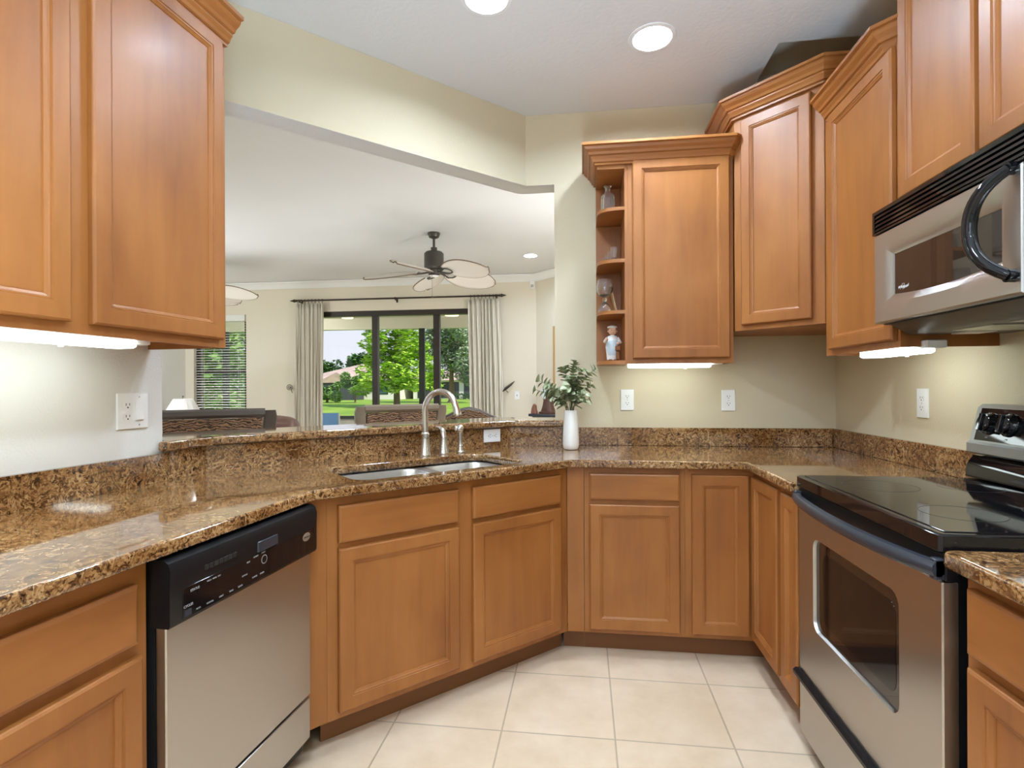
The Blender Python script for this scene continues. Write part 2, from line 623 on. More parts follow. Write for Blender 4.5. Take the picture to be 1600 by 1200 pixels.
# floor and ceiling
struct(MB().box(FX0 - .2, 1.7, RY - .2, FY + .15, -.12, 0).build('floor', 'floor_tile'))
CANS = [(.32, 2.52, .083), (-.382, 2.169, .083), (-.62, 6.5, .075)] + [(x, y, .083) for x, y in (
    (.35, .9), (-.35, .5), (.2, -.9), (-1.6, -1.6), (-3.6, -1.2), (-3.0, 2.2), (-5.2, 2.4), (-5.2, 4.2), (-5.35, 5.7), (.35, 4.3), (.55, 5.4))]  # unseen cans, added to brighten kitchen and living room
_c = from_curve('ceiling', [(FX0 - .2, RY - .2), (1.7, RY - .2), (1.7, FY + .15), (FX0 - .2, FY + .15)],
                [[(x + (q + .004) * cos(2 * pi * i / 32), y + (q + .004) * sin(2 * pi * i / 32)) for i in range(32)] for x, y, q in CANS] + [[(.905, 2.637), (XR, 2.637), (XR, B), (.905, B)]],
                CEIL, CEIL + .12, .0005, 'ceiling_white')
struct(_c)
# back wall with the pass-through's right jamb, right wall
struct(MB().box(-.16, XR, B, B + .13, 0, CEIL - .001).build('wall_back', 'beige_wall'))
struct(MB().box(XR, XR + .14, RY, 5.6, 0, CEIL - .001).build('wall_right', 'beige_wall'))
# left partition (a slab along the left run), and a bit of pony wall carrying on beyond its end
mb = MB()
mb.prism([l2(0, 0), l2(0, -.125), l2(-2.6, -.125), l2(-2.6, 0)], 0, CEIL - .001)
struct(mb.build('wall_left', 'light_wall'))
# header over the pass-through: beige faces, white underside
K1 = -3.47
mb = MB()
kf = [(-.16, B), (-.325, B), (-1.56, -1.56 - K1), (-1.56 - .092, -1.56 - K1 + .092), (-.379, B + .13), (-.16, B + .13)]
mb.prism(kf, 2.4205, CEIL - .001)
mb.prism(kf, 2.42, 2.4204, mi=1)
struct(mb.build('wall_header', ['beige_wall', 'ceiling_white']))
mb = MB()
mb.prism([l2(0, 0), l2(.30, 0), l2(.30, -.125), l2(0, -.125)], 2.42, CEIL - .001)
struct(mb.build('wall_header_left', 'beige_wall'))
# pony wall below the bar
K2 = -3.475
rb = (3.06 + K2, 3.06)                      # where the riser bends
ra = (-1.494, -1.494 - K2)                  # where it leaves the left wall's line
def off(d):                                 # riser line pushed back by d
    k = K2 - d * sqrt(2)
    y = 3.06 + d
    x0 = -1.494 - d * .98
    return [(x0, x0 - k), (k + y, y)]
q = off(.021); q2 = off(.14)
mb = MB()
mb.prism([(-.161, 3.081), q[1], q[0], l2(.002, -.005), l2(.002, -.12), q2[0], q2[1], (-.161, 3.2)], 0, 1.02)
struct(mb.build('wall_bar', 'beige_wall'))
# notch in the ceiling over the diagonal cabinet: the walls carry on up, painted lighter to lift its shade
mb = MB()
mb.box(.86, XR + .14, B - .0005, B + .13, CEIL + .002, 2.96); mb.box(XR, XR + .14, 2.59, B - .001, CEIL + .002, 2.96)
mb.box(.86, .904, 2.59, B - .001, CEIL + .122, 2.96); mb.box(.9045, XR - .001, 2.59, 2.636, CEIL + .122, 2.96)
mb.box(.86, XR + .14, 2.59, B + .13, 2.9605, 3.0)
struct(mb.build('ceiling_recess', 'beige_wall_lit'))
# living room
mb = MB()
def far_wall(mb, x0, x1, z0, z1): mb.box(x0, x1, FY, FY + .15, z0, z1)
SX0, SX1, SZ = -3.97, -1.17, 2.375          # slider opening
WX0, WX1, WZ0, WZ1 = -5.93, -5.06, .62, 2.36
far_wall(mb, FX0 - .2, WX0, 0, CEIL - .001)
far_wall(mb, WX0, WX1, 0, WZ0); far_wall(mb, WX0, WX1, WZ1, CEIL - .001)
far_wall(mb, WX1, SX0, 0, CEIL - .001)
far_wall(mb, SX0, SX1, SZ, CEIL - .001)
far_wall(mb, SX1, -.647, 0, CEIL - .001)
struct(mb.build('wall_far', 'beige_wall_lit'))
mb = MB()
mb.prism([(-.647, FY - .001), (XR, FY - .647 - XR), (XR + .14, FY - .647 - XR), (XR + .14, FY - .47 - XR + .1), (-.5, FY + .1)], 0, CEIL - .001)
struct(mb.build('wall_diagonal', 'beige_wall_lit'))
mb = MB()
LZ0, LZ1 = .62, 2.36
for y0, y1, z0, z1 in ((RY, 1.2, 0, CEIL), (1.2, 3.2, 0, LZ0), (1.2, 3.2, LZ1, CEIL), (3.2, 4.2, 0, CEIL), (4.2, 7.1, 0, LZ0), (4.2, 7.1, LZ1, CEIL), (7.1, FY, 0, CEIL)):
    mb.box(FX0 - .2, FX0, y0, y1, z0, z1 - .001)
struct(mb.build('wall_living_left', 'light_wall'))
mb = MB()
GX0, GX1, GZ0, GZ1 = -4.6, .9, .05, 2.4      # unseen glazed opening added behind the viewer for daylight fill
mb.box(FX0 - .2, GX0, RY - .15, RY, 0, CEIL - .001); mb.box(GX1, XR + .14, RY - .15, RY, 0, CEIL - .001)
mb.box(GX0, GX1, RY - .15, RY, 0, GZ0); mb.box(GX0, GX1, RY - .15, RY, GZ1, CEIL - .001)
struct(mb.build('wall_rear', 'light_wall'))
# crown trim in the living room
cp = [(0, 0), (.012, 0), (.03, .03), (.07, .07), (.085, .075), (.085, .095), (0, .095)]
cpz = [(o, CEIL - .1 + z) for o, z in cp]
struct(MB().sweep([(FX0 + .001, 4.0), (FX0 + .001, FY - .001), (-.647, FY - .001), (XR - .001, FY - .647 - XR)], cpz, 1).build('trim_1', 'white_trim'))
bbz = [(0, .002), (.014, .002), (.014, .10), (.008, .11), (0, .11)]
struct(MB().sweep([(FX0 + .001, 4.0), (FX0 + .001, FY - .001), (SX0 - .06, FY - .001)], bbz, 1).build('baseboard_far', 'white_trim'))

# ---- far window and the left living-room window with their panes
def window(name, x0, x1, z0, z1, y, sash=.5):
    mb = MB()
    t = .06
    mb.box(x0, x0 + t, y, y + .07, z0, z1); mb.box(x1 - t, x1, y, y + .07, z0, z1)
    mb.box(x0 + t, x1 - t, y, y + .07, z0, z0 + t); mb.box(x0 + t, x1 - t, y, y + .07, z1 - t, z1)
    zm = z0 + (z1 - z0) * sash
    mb.box(x0 + t, x1 - t, y + .01, y + .06, zm - .025, zm + .025)
    o = struct(mb.build(name, 'bronze_frame'))
    struct(MB().box(x0 + t, x1 - t, y + .03, y + .034, z0 + t, zm - .026).build('pane', 'window_pane', o))
    struct(MB().box(x0 + t, x1 - t, y + .04, y + .044, zm + .026, z1 - t).build('pane', 'window_pane', o))
    return o
window('window_1', WX0 + .002, WX1 - .002, WZ0 + .002, WZ1 - .002, FY + .06, .51)
struct(MB().box(WX0 - .02, WX1 + .02, FY - .03, FY + .058, WZ0 - .025, WZ0, .004).build('trim_2', 'white_trim'))
def side_window(name, y0, y1, z0, z1, x):
    mb = MB(); t = .06
    mb.box(x, x + .07, y0, y0 + t, z0, z1); mb.box(x, x + .07, y1 - t, y1, z0, z1)
    mb.box(x, x + .07, y0 + t, y1 - t, z0, z0 + t); mb.box(x, x + .07, y0 + t, y1 - t, z1 - t, z1)
    ym = (y0 + y1) / 2
    mb.box(x + .01, x + .06, ym - .03, ym + .03, z0 + t, z1 - t)
    o = struct(mb.build(name, 'bronze_frame'))
    struct(MB().box(x + .03, x + .034, y0 + t, y1 - t, z0 + t, z1 - t).build('pane', 'window_pane', o))
side_window('window_2', 4.202, 7.098, LZ0 + .002, LZ1 - .002, FX0 - .15)
side_window('window_3', 1.202, 3.198, LZ0 + .002, LZ1 - .002, FX0 - .15)
# rear glazing, added to let in daylight fill
mb = MB()
t = .07
mb.box(GX0 + .002, GX1 - .002, RY - .12, RY - .04, GZ0 + .002, GZ0 + t); mb.box(GX0 + .002, GX1 - .002, RY - .12, RY - .04, GZ1 - t, GZ1 - .002)
n = 5
for i in range(n + 1):
    x = GX0 + .002 + (GX1 - GX0 - .004 - t) * i / n
    mb.box(x, x + t, RY - .12, RY - .04, GZ0 + t, GZ1 - t)
o = struct(mb.build('door_2', 'bronze_frame'))
struct(MB().box(GX0 + .01, GX1 - .01, RY - .08, RY - .076, GZ0 + t, GZ1 - t).build('pane', 'window_pane', o))
# slider
mb = MB()
mb.box(SX0 + .002, SX1 - .002, FY + .02, FY + .12, SZ - .075, SZ - .002)
mb.box(SX0 + .002, SX1 - .002, FY + .02, FY + .12, .002, .06)
for x0, x1 in ((SX0 + .002, SX0 + .06), (-3.08, -2.995), (-2.15, -2.06), (SX1 - .06, SX1 - .002)):
    mb.box(x0, x1, FY + .03, FY + .11, .06, SZ - .075)
o = struct(mb.build('door_1', 'bronze_frame'))
for k, (x0, x1) in enumerate(((SX0 + .06, -3.08), (-2.995, -2.15), (-2.06, SX1 - .06))):
    struct(MB().box(x0, x1, FY + .06 + .01 * k, FY + .064 + .01 * k, .06, SZ - .075).build('pane', 'window_pane', o))

# ------------------------------------------------------------------ cabinets
def door_mb(Wd, Ht, st=.056):
    m = MB()
    m.rect_loops(Wd, Ht, [(0, .019), (0, .006), (.0015, .0032), (.006, 0), (st - .010, 0), (st - .0085, .0035),
                          (st - .004, .0035), (st - .002, .006), (st + .005, .0095), (st + .006, .0125), (st + .010, .0125)])
    return m
def drawer_mb(Wd, Ht):
    return MB().rect_loops(Wd, Ht, [(0, .019), (0, .006), (.002, .003), (.009, 0)])

def front(root, kind, x0, x1, z0, z1):
    if kind == 'door':
        o = door_mb(x1 - x0, z1 - z0).build('door', 'maple', root, smooth=False)
    elif kind == 'drawer':
        o = drawer_mb(x1 - x0, z1 - z0).build('drawer_front', 'maple_across', root, smooth=False)
    o.location = (x0, -.0195, z0)
    return o

def base_cab(name, label, org, rz, w, fronts, x0=0.0, depth=.60, group=None, toe=(0, 0), right_trim=0, poly=None):
    r = thing(name, label, 'cabinet', (org[0], org[1], 0), rz, group)
    m = MB()
    if poly: m.prism(poly, .105, .873)
    else: m.box(x0, w, .001, depth, .105, .873)
    m.build('carcass', 'maple', r)
    MB().box(x0 + toe[0] - .0012, w - toe[1] + .0012, .075, .09, 0.001, .104).build('toe_kick', 'toe_wood', r)
    for f in fronts:
        front(r, *f)
    return r

def crown_prof(z):
    return [(o, z + h) for o, h in ((0, 0), (.013, 0), (.013, .010), (.021, .013), (.025, .024), (.033, .034), (.033, .041), (.042, .043),
                                    (.047, .054), (.060, .065), (.066, .075), (.066, .080), (.077, .082), (.077, .094), (0, .094))]

S2 = sqrt(.5)
# --- back run
YF = B - .61
base_cab('base_cabinet', 'maple base cabinet with one drawer over one door, facing the camera', (.003, YF), 0, .4525,
         [('drawer', .024, .429, .725, .846), ('door', .024, .429, .126, .704)])
# corner unit with a folding pair of doors
r = thing('corner_base_cabinet', 'maple corner base cabinet whose two tall doors meet at a right angle', 'cabinet', (.4565, YF, 0), 0)
cx, cy = .754 - .4565, 0.0
m = MB(); m.prism([(0, .001), (cx, .001), (cx, -.372), (RW - .4565 - .012, -.372), (RW - .4565 - .012, .598), (0, .598)], .105, .873)
m.build('carcass', 'maple', r)
m = MB(); m.prism([(0, .075), (cx + .075, .075), (cx + .075, -.37), (cx + .09, -.37), (cx + .09, .09), (0, .09)], .001, .104); m.build('toe_kick', 'toe_wood', r)
front(r, 'door', .028, cx - .022, .126, .846)
o = door_mb(.310, .72).build('door', 'maple', r, smooth=False)
o.rotation_euler = (0, 0, -pi / 2); o.location = (cx - .0195, -.024, .126)
# slim cabinet beside the range
base_cab('slim_base_cabinet', 'very narrow maple base cabinet squeezed between corner doors and stainless range', (.754, YF - .3735), -pi / 2, .175,
         [('door', .005, .165, .126, .846)])
# --- sink cabinet on the diagonal (local x from the left corner of its face)
KF = -2.61
fa = Vector((-.889, -.889 - KF, 0)); flen = (-.075 + .889) * sqrt(2)
r = thing('sink_base_cabinet', 'wide maple sink cabinet set on the diagonal with two false drawers over two doors', 'cabinet', (fa.x, fa.y, 0), pi / 4)
m = MB(); m.prism([(.03, .001), (flen - .003, .001), (flen - .05, .05), (flen - .05, .58), (.28, .58), (.03, .16)], .105, .66)
m.box(.03, flen - .003, .0015, .03, .66, .873)
m.build('carcass', 'maple', r)
MB().box(.03, flen + .025, .075, .09, .001, .104).build('toe_kick', 'toe_wood', r)
o1 = (-.842 + .889) * sqrt(2); o2 = (-.5 + .889) * sqrt(2); o3 = (-.453 + .889) * sqrt(2); o4 = (-.112 + .889) * sqrt(2)
for a, b in ((o1, o2), (o3, o4)):
    front(r, 'drawer', a, b, .712, .842)
    front(r, 'door', a, b, .130, .692)
# filler strips closing the corners on both sides of the sink cabinet
Mi = (Matrix.Translation((fa.x, fa.y, 0)) @ Matrix.Rotation(pi / 4, 4, 'Z')).inverted()
m = MB(); m.M = Mi
m.prism([(-.076, YF + .001), (.001, YF + .001), (.001, YF + .06), (-.018, YF + .06)], .105, .873); m.build('filler_strip', 'maple', r)
m = MB(); m.M = Mi; m.box(-.098, .001, YF + .075, YF + .09, .001, .104); m.build('toe_kick', 'toe_wood', r)
pa = LP(-.072, .61)
m = MB(); m.M = Mi
m.prism([(pa.x, pa.y), (fa.x, fa.y), (fa.x + .0205, fa.y + .0205), (fa.x - .01, fa.y + .05), (pa.x - .05, pa.y)], .105, .873)
m.build('filler_strip', 'maple', r)

# --- left run
base_cab('base_cabinet', 'maple base cabinet with drawer and door at the bottom left, left of the dishwasher', l2(-1.22, .61), LROT, .548,
         [('drawer', .03, .513, .700, .828), ('door', .03, .523, .126, .670)])
# --- right, on the near side of the range
base_cab('base_cabinet', 'maple base cabinet at the bottom right corner, on the near side of the range', (.764, 1.195), -pi / 2, .56,
         [('drawer', .022, .53, .716, .846), ('door', .022, .53, .126, .690)])

# --- wall cabinets
def upper(name, label, org, rz, w, depth, z0, z1, doors, x0=0.0):
    r = thing(name, label, 'wall cabinet', (org[0], org[1], z0), rz)
    m = MB()
    t = .016
    m.box(x0, w, .001, .02, 0, z1 - z0)                         # face frame
    m.box(x0, x0 + t, .02, depth - .002, 0, z1 - z0); m.box(w - t, w, .02, depth - .002, 0, z1 - z0)
    m.box(x0 + t, w - t, .02, depth - .002, .024, .04); m.box(x0 + t, w - t, .02, depth - .002, z1 - z0 - .02, z1 - z0)
    m.build('carcass', 'maple', r)
    for a, b, c, d in doors:
        front(r, 'door', a, b, c - z0, d - z0)
    return r
# left
a0 = -1.13
r = upper('wall_cabinet', 'maple wall cabinet with two doors at upper left, over the dishwasher counter', l2(a0, .305), LROT, 1.083, .303, 1.385, 2.46,
          [(a0 * 0 + .03, .535, 1.412, 2.432), (.590, 1.057, 1.412, 2.432)])
MB().sweep([(-.05, .0), (1.083, .0)], crown_prof(2.424 - 1.385), 1).build('crown_moulding', 'maple_across', r, smooth=False)
# back, with open end shelves
UX, UY = .078, B - .305
r = thing('wall_cabinet', 'maple wall cabinet with one door and open curved shelves on its left end', 'wall cabinet', (UX, UY, 1.362), 0)
m = MB()
hh = 2.44 - 1.362
m.box(.139, .155, .001, .303, 0, hh); m.box(.659, .674, .02, .303, 0, hh)
m.box(.1555, .674, .001, .02, 0, hh)
m.box(.155, .659, .02, .303, .024, .04); m.box(.155, .659, .02, .303, hh - .02, hh)
m.build('carcass', 'maple', r)
MB().box(0, .1388, .291, .303, .018, hh).build('back_panel', 'maple', r)
shp = [(.1388, -.002), (.09, .0), (.05, .012), (.02, .035), (.004, .07), (0, .105), (0, .29), (.1388, .29)]
for z in (0, 1.631 - 1.362 - .009, 1.896 - 1.362 - .009, 2.165 - 1.362 - .009):
    m = MB(); m.prism(shp, z, z + .018); m.build('shelf', 'maple_across', r)
m = MB(); m.prism([(.1388, -.001), (0, -.001), (0, .303), (.1388, .303)], 2.37 - 1.362, hh); m.build('top_panel', 'maple_across', r)
front(r, 'door', .178, .655, 1.388 - 1.362, 2.405 - 1.362)
MB().sweep([(-.0, .303), (-.0, -.001), (.645, -.001), (.676, .03)], crown_prof(2.39 - 1.362), 1).build('crown_moulding', 'maple_across', r, smooth=False)
# diagonal corner cabinet (raised)
c0 = Vector((RW - .605, B - .305, 0))
r = thing('corner_wall_cabinet', 'maple diagonal corner wall cabinet, raised higher than its neighbours', 'wall cabinet', (c0.x, c0.y, 1.52), -pi / 4)
dl = .30 * sqrt(2)
m = MB()
inv = Matrix.Rotation(pi / 4, 3, 'Z')
def loc2(x, y):
    p = inv @ (Vector((x, y, 0)) - c0); return (p.x, p.y)
pp = [(0, .001), (dl, .001), loc2(RW - .002, B - .605), loc2(RW - .002, B - .002), loc2(RW - .605, B - .002)]
m.prism(pp, 0, 2.595 - 1.52)
m.build('carcass', 'maple', r)
front(r, 'door', .042, dl - .050, .026, 2.56 - 1.52)
MB().sweep([loc2(RW - .605, B - .003), (0, 0), (dl, 0), loc2(RW - .003, B - .606)], crown_prof(2.575 - 1.52), 1).build('crown_moulding', 'maple_across', r, smooth=False)
# right
r = upper('wall_cabinet', 'maple wall cabinet with one door between corner cabinet and microwave', (RW - .305, 2.53), -pi / 2, .557, .303, 1.374, 2.43,
          [(.060, .540, 1.398, 2.395)])
MB().sweep([(.035, 0), (.497, 0), (.556, .055)], crown_prof(2.384 - 1.374), 1).build('crown_moulding', 'maple_across', r, smooth=False)
# over the microwave
r = upper('wall_cabinet', 'maple two-door wall cabinet directly over the microwave, cut off by the frame', (RW - .305, 1.972), -pi / 2, .762, .303, 1.835, 2.78,
          [(.022, .372, 1.862, 2.75), (.392, .742, 1.862, 2.75)])

# ------------------------------------------------------------------ worktops
r = thing('countertop', 'long brown granite worktop wrapping from the left wall past the sink to the range', 'countertop', (0, 0, 0))
bw = B - .001
outer = [l2(-1.22, .655), l2(-.04, .655)]
# keep the bend where the two front edges cross
f1 = Vector(outer[1])
kx = -2.546
# solve the crossing of the left front edge with the diagonal
pA, pB = Vector(l2(-1.22, .655)), Vector(l2(-.04, .655)); dAB = pB - pA
tt = (kx - (pA.x - pA.y)) / (dAB.x - dAB.y)
X1 = pA + dAB * tt
outer = [tuple(pA), tuple(X1), (2.49 + kx, 2.49), (.712, 2.49), (.712, 1.984), (RW - .002, 1.984), (RW - .002, bw), (-.155, bw), (-.155, 3.081),
         (off(.02)[1][0], off(.02)[1][1]), off(.02)[0], l2(0.0, .001), l2(-1.22, .001)]
def ts_poly(t0, t1, s0, s1, rad):
    return [TS(t, s) for t, s in round_rect(t0, t1, s0, s1, rad, 5)]
hole = ts_poly(.745, 1.53, .085, .475, .07)
from_curve('slab', outer, [hole], CT - .035, CT, .007, 'granite', r)
# backsplashes
m = MB(); m.prism([l2(-1.22, .021), l2(.0025, .021), l2(.0025, .001), l2(-1.22, .001)], CT + .0005, 1.012)
m.build('backsplash', 'granite', r)
m = MB(); m.box(-.118, RW - .024, B - .022, B - .001, CT + .0005, 1.012, .002); m.build('backsplash', 'granite', r)
m = MB(); m.box(RW - .0225, RW - .001, 1.984, B - .001, CT + .0005, 1.012, .002); m.build('backsplash', 'granite', r)
# raised bar: riser and top
r = thing('bar_counter', 'raised granite bar ledge with granite riser behind the sink', 'countertop', (0, 0, 0))
m = MB()
a_, b_ = off(0)[0], off(0)[1]; a2, b2 = off(.02)[0], off(.02)[1]
m.prism([l2(.004, .022), a_, b_, (-.118, 3.06), (-.118, 3.08), b2, a2, l2(.004, .002)], 1.0125 - .102, 1.016)
m.build('riser', 'granite', r)
f0, f1_ = off(-.028)[0], off(-.028)[1]; g0, g1 = off(.30)[0], off(.30)[1]
bt = [l2(-.035, .018), l2(-.035, .05), l2(.20, .05), f0, f1_, (-.118, 3.032), (-.105, 3.045), (-.105, 3.125), (-.166, 3.14), (-.166, 3.36), g1, g0, l2(.25, -.25), l2(.004, -.25), l2(.004, .018)]
from_curve('bar_top', bt, [], 1.0205, 1.056, .009, 'granite', r)
# near right worktop
r = thing('countertop', 'small granite worktop at the lower right, on the near side of the range', 'countertop', (0, 0, 0))
from_curve('slab', [(.722, .6), (RW - .002, .6), (RW - .002, 1.211), (.745, 1.211), (.729, 1.206), (.722, 1.195)], [], CT - .035, CT, .008, 'granite', r)

# ------------------------------------------------------------------ sink and taps
sx, sy = TS(1.11, .28)
r = thing('kitchen_sink', 'undermount stainless steel double bowl sink below the faucet', 'sink', (sx, sy, CT - .036), pi / 4)
def basin(t0, t1, s0, s1, dep):
    m = MB()
    rs = []
    for z, i, rad in ((0, -.008, .075), (-.004, 0, .07), (-.02, .004, .07), (-dep + .03, .014, .06), (-dep + .008, .022, .055), (-dep, .045, .04)):
        rs.append([(t - 1.11, s - .28, z) for t, s in round_rect(t0 + i, t1 - i, s0 + i, s1 - i, rad, 6)])
    m.rings(rs, False, True)
    return m
for nm, lim in (('bowl', (.75, 1.17, .09, .47, .20)), ('bowl', (1.20, 1.525, .09, .47, .17))):
    o = basin(*lim).build(nm, 'sink_steel', r)
    md = o.modifiers.new('thick', 'SOLIDIFY'); md.thickness = .0015; md.offset = 1
    cxm = (lim[0] + lim[1]) / 2 - 1.11
    MB().lathe([(.001, -lim[4] + .0015), (.035, -lim[4] + .0015), (.042, -lim[4] + .003), (.042, -lim[4] + .001)], 20, (cxm, 0, 0)).build('drain', 'nickel', r)
m = MB(); m.box(1.1615 - 1.11, 1.2085 - 1.11, .10 - .28, .46 - .28, -.012, -.0015, .003); m.build('divider', 'sink_steel', r)

def at_px(u, s):
    """point on the worktop, s behind the diagonal front edge, that the viewer sees at column u"""
    k = (u - 800.0) / F_PX
    ca, sa = k * cos(TH) - sin(TH), cos(TH) + k * sin(TH)      # X = ca*w, Y = sa*w
    w = (s + DG) * sqrt(2) / (sa - ca)
    return ca * w, sa * w
fx, fy = at_px(664, .555)
r = thing('faucet', 'tall brushed nickel gooseneck faucet behind the sink', 'faucet', (fx, fy, CT), radians(-22))
MB().lathe([(.027, 0), (.028, .004), (.026, .010), (.019, .085), (.0185, .098), (.0215, .103), (.0215, .109), (.0175, .113), (.0135, .12)], 22).build('base', 'nickel', r)
pth = [(0, 0, .115), (0, 0, .17), (0, 0, .222)]
RA = .093
for i in range(1, 15):
    a = pi - i * (pi * .93) / 14
    pth.append((RA + RA * cos(a), 0, .222 + RA * sin(a)))
rad = [.0150] * len(pth)
MB().tube(pth, rad, 14).build('spout', 'nickel', r)
ex, ez = pth[-1][0], pth[-1][2]
MB().tube([(ex, 0, ez), (ex + .006, 0, ez - .02), (ex + .010, 0, ez - .036), (ex + .011, 0, ez - .042)], [.0152, .0175, .020, .018], 14).build('spray_tip', 'nickel', r)
hx, hy = at_px(693, .565)
Mh = Matrix.Rotation(-radians(-22), 4, 'Z') @ Matrix.Translation((hx - fx, hy - fy, 0)) @ Matrix.Rotation(radians(150), 4, 'Z')
m = MB(); m.M = Mh; m.lathe([(.026, 0), (.027, .004), (.025, .010), (.017, .075), (.0165, .085)], 20); m.build('handle_base', 'nickel', r)
m = MB(); m.M = Mh; m.tube([(0, 0, .083), (.004, 0, .105), (.012, 0, .122), (.03, 0, .132), (.055, 0, .133)], [.0165, .0155, .012, .009, .0065], 12); m.build('lever', 'nickel', r)
fx, fy = at_px(719, .57)
r = thing('side_sprayer', 'brushed nickel side sprayer with ball-shaped head, right of the lever handle', 'sprayer', (fx, fy, CT), radians(-60))
MB().lathe([(.022, 0), (.0225, .005), (.016, .012), (.0135, .03), (.0155, .033), (.0145, .038)], 20).build('base', 'nickel', r)
MB().lathe([(.0125, .038), (.0105, .05), (.0115, .085), (.0135, .098), (.012, .11)], 18).build('body', 'nickel', r)
m = MB(); m.sphere((0, -.004, .122), .0215, 18, 10); m.build('spray_head', 'nickel', r)
MB().lathe([(.001, -.027), (.012, -.027), (.013, -.022)], 16, (0, 0, .124), 'y').build('spray_face', 'white_plastic', r)

# ------------------------------------------------------------------ dishwasher (local x along the left run, front toward -y)
o_ = LP(-.660, .645)
r = thing('dishwasher', 'stainless dishwasher with black control strip under the left counter', 'dishwasher', (o_.x, o_.y, 0), LROT)
WDW = .578
MB().box(.004, WDW - .004, .03, .60, .06, .862).build('tub', 'black_matte', r)
m = MB(); m.box(.004, WDW - .002, 0, .028, .248, .712, .003); m.build('door_panel', 'brushed_steel', r)
m = MB(); m.box(.004, WDW - .002, .002, .02, .105, .238, .003); m.build('lower_panel', 'brushed_steel', r)
m = MB()
# black control head: sloping front with a rounded nose
m.prism_x([(.03, .714), (-.016, .714), (-.020, .722), (-.020, .79), (-.022, .84), (-.016, .858), (-.004, .866), (.03, .866)], -.006, WDW + .004)
m.build('control_panel', 'black_plastic', r)
m = MB(); m.box(.03, WDW - .012, -.0212, -.0195, .722, .792, .0004); m.build('control_glass', 'black_gloss', r)
m = MB(); m.box(.285, .375, -.0255, -.018, .795, .826, .004); m.build('latch_handle', 'handle_black', r)
m = MB()
for k in range(7): m.box(.095 + k * .016, .108 + k * .016, -.0226, -.018, .812, .824, .0006)
m.build('vent', 'black_matte', r)
R18 = Matrix.Rotation(pi / 2, 3, 'X')
m = MB(); m.lathe([(.001, -.0010), (.019, -.0010), (.021, 0), (.021, .001)], 24, (WDW - .055, -.0212, .775), 'y', sx=1, sy=.62); m.build('badge', 'badge_silver', r)
text_mesh('badge_lettering', 'Whirlpool', .0085, 'slot_dark', r, front_text(WDW - .055, -.0224, .775), italic=.25)
for body, x, z, sz in (('STATUS', .065, .779, .008), ('WASH   RINSE   DRY', .125, .783, .005), ('CYCLES', .045, .748, .008), ('HEAT', .25, .782, .0055), ('HI TEMP', .28, .788, .0055),
                       ('START', .312, .790, .0055), ('POTS', .075, .730, .0055), ('NORMAL', .112, .730, .0055), ('LIGHT', .15, .730, .0055), ('RINSE', .185, .730, .0055), ('QUICK', .218, .730, .0055), ('OPTIONS', .235, .752, .005), ('CANCEL', .275, .735, .0055), ('DRAIN', .305, .735, .0055)):
    text_mesh('panel_lettering', body, sz, 'grey_mark', r, front_text(x, -.0214, z))
m = MB(); m.lathe([(.0105, -.0005), (.0120, -.0005), (.0120, .0003), (.0105, .0003)], 24, (.315, -.0213, .770), 'y', cap=False); m.build('start_button_ring', 'grey_mark', r)
m = MB(); m.box(.034, .054, -.0216, -.0205, .7255, .7395, .0002); m.build('status_window', 'console_paint', r)

# ------------------------------------------------------------------ range (local x = toward the viewer, front toward -X)
r = thing('range', 'stainless electric range with black glass cooktop set in the right counter', 'stove', (.735, 1.978, 0), -pi / 2)
WR = .757
MB().box(.004, WR - .004, .03, .60, .03, .897).build('body', 'black_plastic', r)
for x in (.05, WR - .05):
    for y in (.09, .55):
        MB().lathe([(.016, 0.001), (.018, .006), (.012, .012), (.012, .032)], 12, (x, y, 0)).build('foot', 'rubber', r)
# cooktop: glass slab with a rounded black rim
m = MB(); m.box(0, WR, -.006, .57, .898, .938, .006); m.build('cooktop_rim', 'black_gloss', r)
m = MB(); m.box(.018, WR - .018, .014, .55, .9375, .9400, .001); m.build('cooktop_glass', 'black_gloss', r)
for cxx, cyy, rr in ((.2, .16, .10), (.56, .16, .085), (.2, .41, .08), (.56, .41, .10)):
    m = MB(); m.lathe([(rr - .0012, .9402), (rr, .9402), (rr, .9404), (rr - .0012, .9404)], 40, (cxx, cyy, 0), cap=False); m.build('burner_ring', 'slot_dark', r)
# oven door with a window opening
m = MB()
dz0, dz1 = .270, .838
wz0, wz1, wx0, wx1 = .458, .755, .118, .598
ro = [(x, z) for x, z in round_rect(.003, WR - .003, dz0, dz1, .003, 5)]
ri = [(x, z) for x, z in round_rect(wx0, wx1, wz0, wz1, .036, 5)]
def ring(pts, y): return [(x, y, z) for x, z in pts]
ri2 = [(x, z) for x, z in round_rect(wx0 + .0028, wx1 - .0028, wz0 + .0028, wz1 - .0028, .033, 5)]
m.rings([ring(ro, .03), ring(ro, .003), ring([(x, z) for x, z in round_rect(.006, WR - .006, dz0 + .003, dz1 - .003, .003, 5)], 0), ring(ri, 0), ring(ri2, .008), ring(ri2, .03)], False, False)
m.rings([ring(ro, .0301), ring(ri2, .0301)], False, False)
m.build('oven_door', 'brushed_steel', r)
MB().prism_y(ri2, .0095, .013).build('oven_window', 'dark_glass', r)
m = MB(); m.prism_y([(x, z) for x, z in round_rect(wx0 + .05, wx1 - .03, wz0 + .04, wz1 - .035, .03, 5)], .0088, .0094); m.build('window_screen', 'black_gloss', r)
